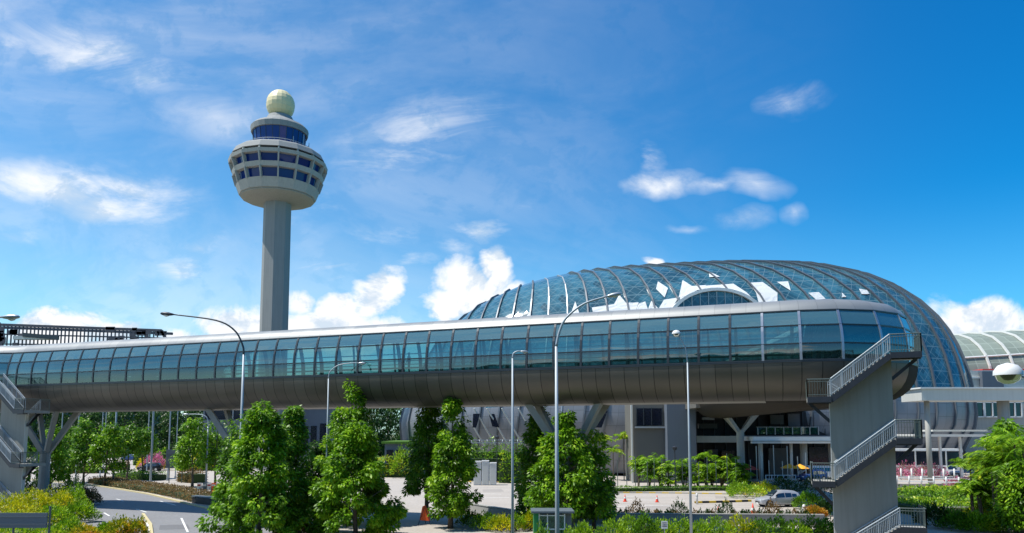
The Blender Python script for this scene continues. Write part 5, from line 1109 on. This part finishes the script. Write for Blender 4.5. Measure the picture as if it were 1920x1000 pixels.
def coach():
    xr=X(1797,870,118); L_=14.; x0=xr-L_; Y=118; z=.9; t=thing('coach','white framed coach with dark windows behind the pink flowers','coach',((x0+xr)/2,Y,z)); cx_=(x0+xr)/2
    b=MB(); b.box((cx_,Y,z+.95),(L_,2.5,1.2)); b.build('lower_body',M['white'],t)
    b=MB(); vs=[]
    pr=[(-1.25,1.55),(-1.22,3.6),(-1.05,3.85),(-.7,3.95),(.7,3.95),(1.05,3.85),(1.22,3.6),(1.25,1.55)]
    for xx in (x0+.05,xr-.05):
        for y_,z_ in pr: vs.append((xx,Y+y_*.985,z+z_*.985))
    k=len(pr); b.add(vs,[(i,(i+1)%k,k+(i+1)%k,k+i) for i in range(k)]+[tuple(range(k))[::-1],tuple(range(k,2*k))]); b.build('window_band',M['navy'],t)
    b=MB(); b.box((cx_,Y,z+4.0),(L_+.1,2.3,.22)); b.box((cx_,Y,z+3.82),(L_+.06,2.55,.16)); b.build('roof',M['white'],t)
    for xx in (x0+.08,xr-7.4,xr-2.6,xr-.08):
        b=MB(); b.box((xx,Y,z+2.6),(.2,2.56,2.4)); b.build('window_pillar',M['white'],t)
    for xx in (x0+2.6,x0+3.9,xr-2.4):
        for sy in(-1,1):
            b=MB(); b.tube([(xx,Y+sy*1.0,z+.5),(xx,Y+sy*1.27,z+.5)],.5,18); w_=b.build('wheel',M['black'],t); b=MB(); b.tube([(xx,Y+sy*1.26,z+.5),(xx,Y+sy*1.29,z+.5)],.28,12); b.build('rim',M['chrome'],w_)
    for sy in(-1,1):
        b=MB(); b.box((xr,Y+sy*.9,z+.9),(.08,.4,.2)); b.build('headlight',M['lens'],t)
    b=MB(); b.bar((xr,Y-1.3,z+3.5),(xr+.4,Y-1.5,z+2.6),.12,.3); b.build('mirror',M['black'],t)
coach()
# ================================================================ SMALL THINGS
def cone(px,py,h,label,z=0.):
    g=gp(px,py,z); x,y=g.x,g.y; t=thing('traffic_cone',label,'traffic cone',(x,y,z+.012),'orange traffic cones'); r=h*.24
    b=MB(); b.box((x,y,z+.03),(r*2.3,r*2.3,.04)); b.build('base',M['conered'],t); b=MB(); b.lathe((x,y,z+.04),[(r,0),(r*.62,h*.4),(r*.42,h*.62),(r*.12,h),(.01,h)],12); b.build('body',M['conered'],t,smooth=True)
    b=MB(); b.lathe((x,y,z+.04),[(r*.64,h*.42),(r*.45,h*.64)],12); b.v=[((v[0]-x)*1.06+x,(v[1]-y)*1.06+y,v[2]) for v in b.v]; b.build('band',M['white'],t)
cone(1172,941,.75,'orange cone on the road marks, left one of the far pair'); cone(1232,942,.75,'orange cone on the road marks, right one of the far pair'); cone(1347,972,1.0,'red cone just behind the low wall, left one'); cone(1412,968,1.1,'red cone just behind the low wall, right one')
def post(px,py,h,r,label,m,grp,name='bollard',z=0.):
    g=gp(px,py,z); x,y=g.x,g.y; t=thing(name,label,'bollard',(x,y,z),grp); b=MB(); b.tube([(x,y,z),(x,y,z+h*.9),(x,y,z+h)],[r,r,r*.6],10); b.build('post',m,t,smooth=True); b=MB(); b.tube([(x,y,z+h*.7),(x,y,z+h*.8)],r*1.05,10); b.build('band',M['steel'],t)
post(1307,946,1.15,.11,'white bollard at the left end of the yellow and black kerb',M['white'],'white bollards'); post(1149,952,2.1,.07,'thin white post at the right edge of the big trees',M['white'],'white bollards'); post(1508,966,.95,.14,'white bollard right of the grey car near the low wall',M['white'],'white bollards')
def cabinet(px0,px1,Y,h,label):
    x0=X(px0,880,Y);x1=X(px1,880,Y); t=thing('utility_cabinet',label,'cabinet',((x0+x1)/2,Y,0),'white utility cabinets'); b=MB(); b.box(((x0+x1)/2,Y,h/2+.1),(x1-x0-.06,1.2,h)); b.build('case',M['white'],t)
    b=MB(); b.box(((x0+x1)/2,Y-.62,h/2+.1),(x1-x0-.3,.03,h-.3)); b.build('door',M['offwhite'],t); b=MB(); b.box(((x0+x1)/2,Y,h+.16),(x1-x0,1.35,.12)); b.build('lid',M['white'],t); b=MB(); b.box(((x0+x1)/2,Y,.05),(x1-x0-.1,1.25,.1)); b.build('plinth',M['conc'],t)
cabinet(888,903,108,3.2,'leftmost white utility cabinet before the green hedge wall'); cabinet(903.4,917,108,3.3,'middle white utility cabinet before the green hedge wall'); cabinet(917.4,931,108,3.0,'rightmost white utility cabinet before the green hedge wall')
def sign_back(px0,px1,py0,py1,Y,posts,label,name='sign_board'):
    a=at(px0,py0,Y);c=at(px1,py1,Y); t=thing(name,label,'sign',((a.x+c.x)/2,Y,0)); b=MB(); b.box(((a.x+c.x)/2,Y,(a.z+c.z)/2),(c.x-a.x,.08,a.z-c.z)); b.build('panel',M['signgrey'],t)
    b=MB(); 
    for f_ in(.25,.75): b.box(((a.x+c.x)/2,Y-.06,c.z+(a.z-c.z)*f_),(c.x-a.x-.05,.04,.07))
    b.build('rails',M['signgrey'],t)
    for q,pt_ in posts:
        xx=X(q,980,Y); b=MB(); b.tube([(xx,Y+.1,0),(xx,Y+.1,Z(q,pt_,Y))],.07,8); b.build('post',M['darkpole'],t)
sign_back(312,338,843,878,112,[(313,843),(337,843)],'grey back of a tall road sign left of the bright tree')
sign_back(-12,88,962,990,50,[(24,968),(91,950)],'wide grey sign back in front of the shrubs, bottom left corner')
# water filled barriers
for i,(q,col,lb) in enumerate(((374,'white','white plastic barrier, leftmost by the grey culvert wall'),(384,'signgrey','grey plastic barrier between white ones'),(393,'white','white plastic barrier left of the orange one'),(401,'orange','orange plastic barrier beside the leftmost big tree'),(409,'white','white plastic barrier at the edge of the leftmost big tree'),(417,'white','white plastic barrier half behind the leftmost big tree'))):
    Y=88; x=X(q,910,Y); t=thing('plastic_barrier',lb,'barrier',(x,Y,0),'road barriers'); b=MB(); w_=.46; vs=[]
    pr=[(-.32,0),(-.30,.35),(-.12,.75),(-.09,1.6),(.09,1.6),(.12,.75),(.30,.35),(.32,0)]
    for xx in(x-w_/2,x+w_/2): vs+=[(xx,Y+a,z_) for a,z_ in pr]
    b.add(vs,[(k_,(k_+1)%8,8+(k_+1)%8,8+k_) for k_ in range(8)]+[tuple(range(8))[::-1],tuple(range(8,16))]); b.build('body',M[col],t)
    b=MB(); b.box((x,Y-.14,1.35),(w_*.8,.03,.18)); b.build('band',M['redc' if col=='white' else 'white'],t)
t=thing('culvert_parapet','low dark grey parapet at the road edge before the barriers','parapet',(X(390,940,79),79,0)); b=MB(); P=[(X(366,930,80.5),80.5),(X(392,940,78.5),78.5),(X(425,945,76.5),76.5)]
b.bar((P[0][0],P[0][1],.72),(P[2][0],P[2][1],.72),.9,.12); b.build('coping',M['signgrey'],t); b=MB(); b.bar((P[0][0],P[0][1],.3),(P[2][0],P[2][1],.3),.7,.6); b.build('base',M['dark'],t)
# orange banner stand
g=gp(796,984); x,y=g.x,g.y; t=thing('warning_stand','folding orange triangular warning sign between the middle trees','sign',(x,y,0))
b=MB(); b.slab([(x-.42,y,.35),(x+.42,y,.30),(x+.36,y+.05,.95),(x+.02,y+.1,1.55),(x-.2,y+.08,1.45)],(0,.05,0)); b.build('orange_cloth',M['orange'],t); b=MB()
for dx,dy in((-.5,-.2),(.5,-.15),(0,.6)): b.tube([(x+dx,y+dy,0),(x,y+.12,1.5)],.025,5)
b.build('tripod',M['dark'],t)
# glazed kiosk
def kiosk():
    Y=46; x0=X(1001,980,Y);x1=X(1072,980,Y); zt=Z(1030,962,Y); t=thing('kiosk','green sided glass kiosk with white frame below the bright leafy tree','kiosk',((x0+x1)/2,Y,0))
    b=MB(); b.box((x0+.14,Y+.8,zt/2),(.28,1.8,zt)); b.build('green_side',M['green'],t)
    b=MB(); b.box((x1-.2,Y+.9,zt/2),(.4,1.5,zt-.1)); b.build('grey_column',M['signgrey'],t)
    b=MB(); b.box(((x0+x1)/2,Y+.8,zt+.06),(x1-x0+.3,2.1,.12)); b.build('roof',M['signgrey'],t)
    b=MB(); b.box(((x0+x1)/2,Y+1.6,zt/2),(x1-x0-.9,.04,zt-.1)); b.build('back_glass',M['darkblue'],t)
    b=MB(); b.box(((x0+x1)/2,Y,zt/2),(x1-x0-.75,.03,zt-.2)); b.build('front_glass',M['rearglass'],t)
    b=MB()
    for f_ in(0.0,.33,.66,1.): xx=x0+.32+(x1-x0-.76)*f_; b.box((xx,Y-.03,zt/2),(.07,.06,zt-.1))
    for z_ in (.2,zt*.62,zt-.15): b.box(((x0+x1)/2-.06,Y-.03,z_),(x1-x0-.76,.07,.07))
    b.build('frame',M['white'],t)
kiosk()
x=X(1246,988,50); t=thing('notice','small white notice on a stake among the crotons','sign',(x,50,0)); b=MB(); b.box((x,50,1.35),(.42,.03,.5)); b.build('panel',M['white'],t); b=MB(); b.bar((x,50.04,0),(x,50.04,1.5),.05); b.build('stake',M['steel'],t)
b=MB(); b.box((x,49.975,1.48),(.3,.01,.05)); b.box((x,49.975,1.35),(.3,.01,.04)); b.box((x,49.975,1.25),(.3,.01,.04)); b.build('print_lines',M['dark'],t)
# railings
def railing(px0,px1,Y0,Y1,z0,h,label,n,name='railing',m='white',rails=(.35,.75),pw=.10):
    a=Vector((X(px0,900,Y0),Y0,z0)); c=Vector((X(px1,900,Y1),Y1,z0)); t=thing(name,label,'railing',tuple((a+c)/2))
    for k in range(n): p=a.lerp(c,k/(n-1)); b=MB(); b.tube([p,p+Vector((0,0,h))],pw,8); b.build('post',M[m],t,smooth=True)
    for f_ in rails: b=MB(); b.bar(a+Vector((0,0,h*f_)),c+Vector((0,0,h*f_)),.08,.12); b.build('rail',M[m],t)
railing(1682,1846,97,93,.9,1.05,'white post and rail fence above the green bank',8)
railing(1690,1790,105,104.4,.9,1.6,'row of white posts in front of the pink flowers',6,rails=(.3,),pw=.11)
railing(1436,1492,98,98,.9,1.1,'pale metal railing by the forecourt planting',6,m='pole',rails=(.1,.5,.95),pw=.06)
railing(870,985,119.5,119.5,5.4,1.0,'thin railing on the upper hedge tier',9,m='steel',rails=(.5,.95),pw=.05)
for q,lb in ((1690,'tall white post left in the right bank'),):
    pass
# slim black fence rods in the palm row
for i in range(14):
    q=1160+i*17+rr.uniform(-4,4); Y=100.5; x=X(q,900,Y); t=thing('fence_rod','slim dark rod standing among the palms '+('left' if q<1265 else 'right')+' of the black lantern','post',(x,Y,0),'slim rods among the palms '+('left' if q<1265 else 'right')); b=MB(); b.tube([(x,Y,0),(x,Y,4.2+rr.uniform(-.6,.6))],.055,5); b.build('rod',M['darkpole'],t); b=MB(); b.tube([(x,Y,0),(x,Y,.08)],.14,6); b.build('foot',M['steel'],t)
# flag like slim masts before the forecourt
for i in range(12):
    q=1396+i*11.5+rr.uniform(-3,3); Y=101.5; x=X(q,900,Y); t=thing('mast','slim pale mast in the row before the dark forecourt','post',(x,Y,.9 if q>1450 else 0),'slim masts before the forecourt'); b=MB(); b.tube([(x,Y,0),(x,Y,4.6+rr.uniform(-1.2,1.2))],.06,5); b.build('rod',M['steel'],t); b=MB(); b.tube([(x,Y,0),(x,Y,1.0)],.1,6); b.build('foot',M['darkpole'],t)
# ================================================================ PEOPLE
def person(loc,rz,label,cloth,pose=0):
    t=thing('person',label,'person',loc,None,rz)
    # skeleton, metres, standing facing +x
    V=[(0,0,.95),(0,0,1.12),(0,0,1.32),(0,0,1.45),(.01,0,1.53),(.02,0,1.62),(.02,0,1.70)]; Rr=[(.15,.12),(.14,.10),(.17,.11),(.10,.08),(.055,.055),(.085,.075),(.07,.065)]; Ed=[(0,1),(1,2),(2,3),(3,4),(4,5),(5,6)]
    def ch(par,pts,rs):
        for p,r in zip(pts,rs): V.append(p);Rr.append((r,r)); Ed.append((par,len(V)-1)); par=len(V)-1
        return par
    st_=.16 if pose else .04
    for sy,sw in((-1,1),(1,-1)):
        ch(0,[(.0,sy*.10,.88),(sw*st_*.7,sy*.10,.50),(sw*st_-.03,sy*.10,.09),(sw*st_+.12,sy*.11,.035)],[.10,.062,.042,.035])
        h=ch(2,[(0,sy*.19,1.40),(-sw*st_*.4,sy*.24,1.12),(-sw*st_*.6+.10,sy*.23,.90),(-sw*st_*.6+.13,sy*.225,.83)],[.055,.042,.03,.028])
        hp=V[h]
        for k in range(4): ch(h,[(hp[0]-.025+.017*k+.01,hp[1],hp[2]-.045),(hp[0]-.025+.017*k+.018,hp[1]-sy*.01,hp[2]-.085+.006*abs(k-1))],[.009,.007])
        ch(h,[(hp[0]+.035,hp[1]-sy*.01,hp[2]-.02),(hp[0]+.045,hp[1]-sy*.015,hp[2]-.05)],[.010,.008])
    me=bpy.data.meshes.new('body'); me.from_pydata(V,Ed,[]); o=bpy.data.objects.new('body',me); sc.collection.objects.link(o); o.parent=t
    sk=o.modifiers.new('skin','SKIN'); me.skin_vertices[0] if me.skin_vertices else None
    if not me.skin_vertices: me.attributes  # layer is made by the modifier
    for i,d in enumerate(me.skin_vertices[0].data if me.skin_vertices else []): d.radius=Rr[i]; d.use_root=(i==0)
    ss=o.modifiers.new('sub','SUBSURF'); ss.levels=1; ss.render_levels=1; me.materials.append(cloth)
    q=MB(); q.lathe((.01,0,1.60),[(.02,.155),(.07,.14),(.10,.08),(.098,.0),(.085,-.05)],12,a0=R(60),a1=R(300)); q.lathe((.01,0,1.60),[(.0,.165),(.09,.10)],12); q.build('hair',M['hair'],t,local=True,smooth=True)
    q=MB(); q.lathe((.045,0,1.62),[(.0,-.085),(.05,-.06),(.068,0),(.06,.06),(.0,.085)],12); q.box((.118,0,1.615),(.03,.025,.04)); q.build('face',M['skin'],t,local=True,smooth=True)
    return t
def on_bridge(px,u):
    i=min(range(bn),key=lambda i:abs(960+F*path[i].x/path[i].y-px) if i<48 else 1e9); p=path[i]+nor[i]*u; return (p.x,p.y,12.24)
person(on_bridge(786,2.6),R(160),'person in dark clothes standing inside the footbridge, seen through the glass',M['cloth'])
person(on_bridge(1194,2.7),R(-20),'person in red top walking inside the footbridge above the bridge middle',M['clothred'],1)

# ================================================================ BEHIND THE CAMERA (unseen, added to darken the glass reflections)
def reflection_backdrop():
    t=thing('terminal_building','unseen grey terminal front added behind the viewpoint for reflections','terminal',(0,-34,0)); b=MB(); b.box((0,-44,11),(320,18,22)); b.build('wall',M['greywall'],t)
    for z in (4,8.5,13,17.5): b=MB(); b.box((0,-34.8,z),(318,.6,2.2)); b.build('window_band',M['navy'],t)
    b=MB(); b.box((0,-42,22.4),(322,22,.8)); b.build('roof',M['offwhite'],t)
reflection_backdrop()
for i in range(16):
    dup(srcs[i%3],(-130+i*17+rr.uniform(-4,4),-24+rr.uniform(-3,3),0),rr.uniform(0,6),'unseen tree added behind the viewpoint for dark reflections','unseen trees added for reflections',(1.2,1.2,1.15))
shrub('shrub',1016,44.5,1.9,1.3,M['leafB'],600,'dark green shrub before the green side of the kiosk','shrubs at the kiosk',n=900,size=.2)
shrub('shrub',1066,44.8,1.7,1.2,M['leafYG'],601,'lime shrub before the right corner of the kiosk','shrubs at the kiosk',n=800,size=.2)
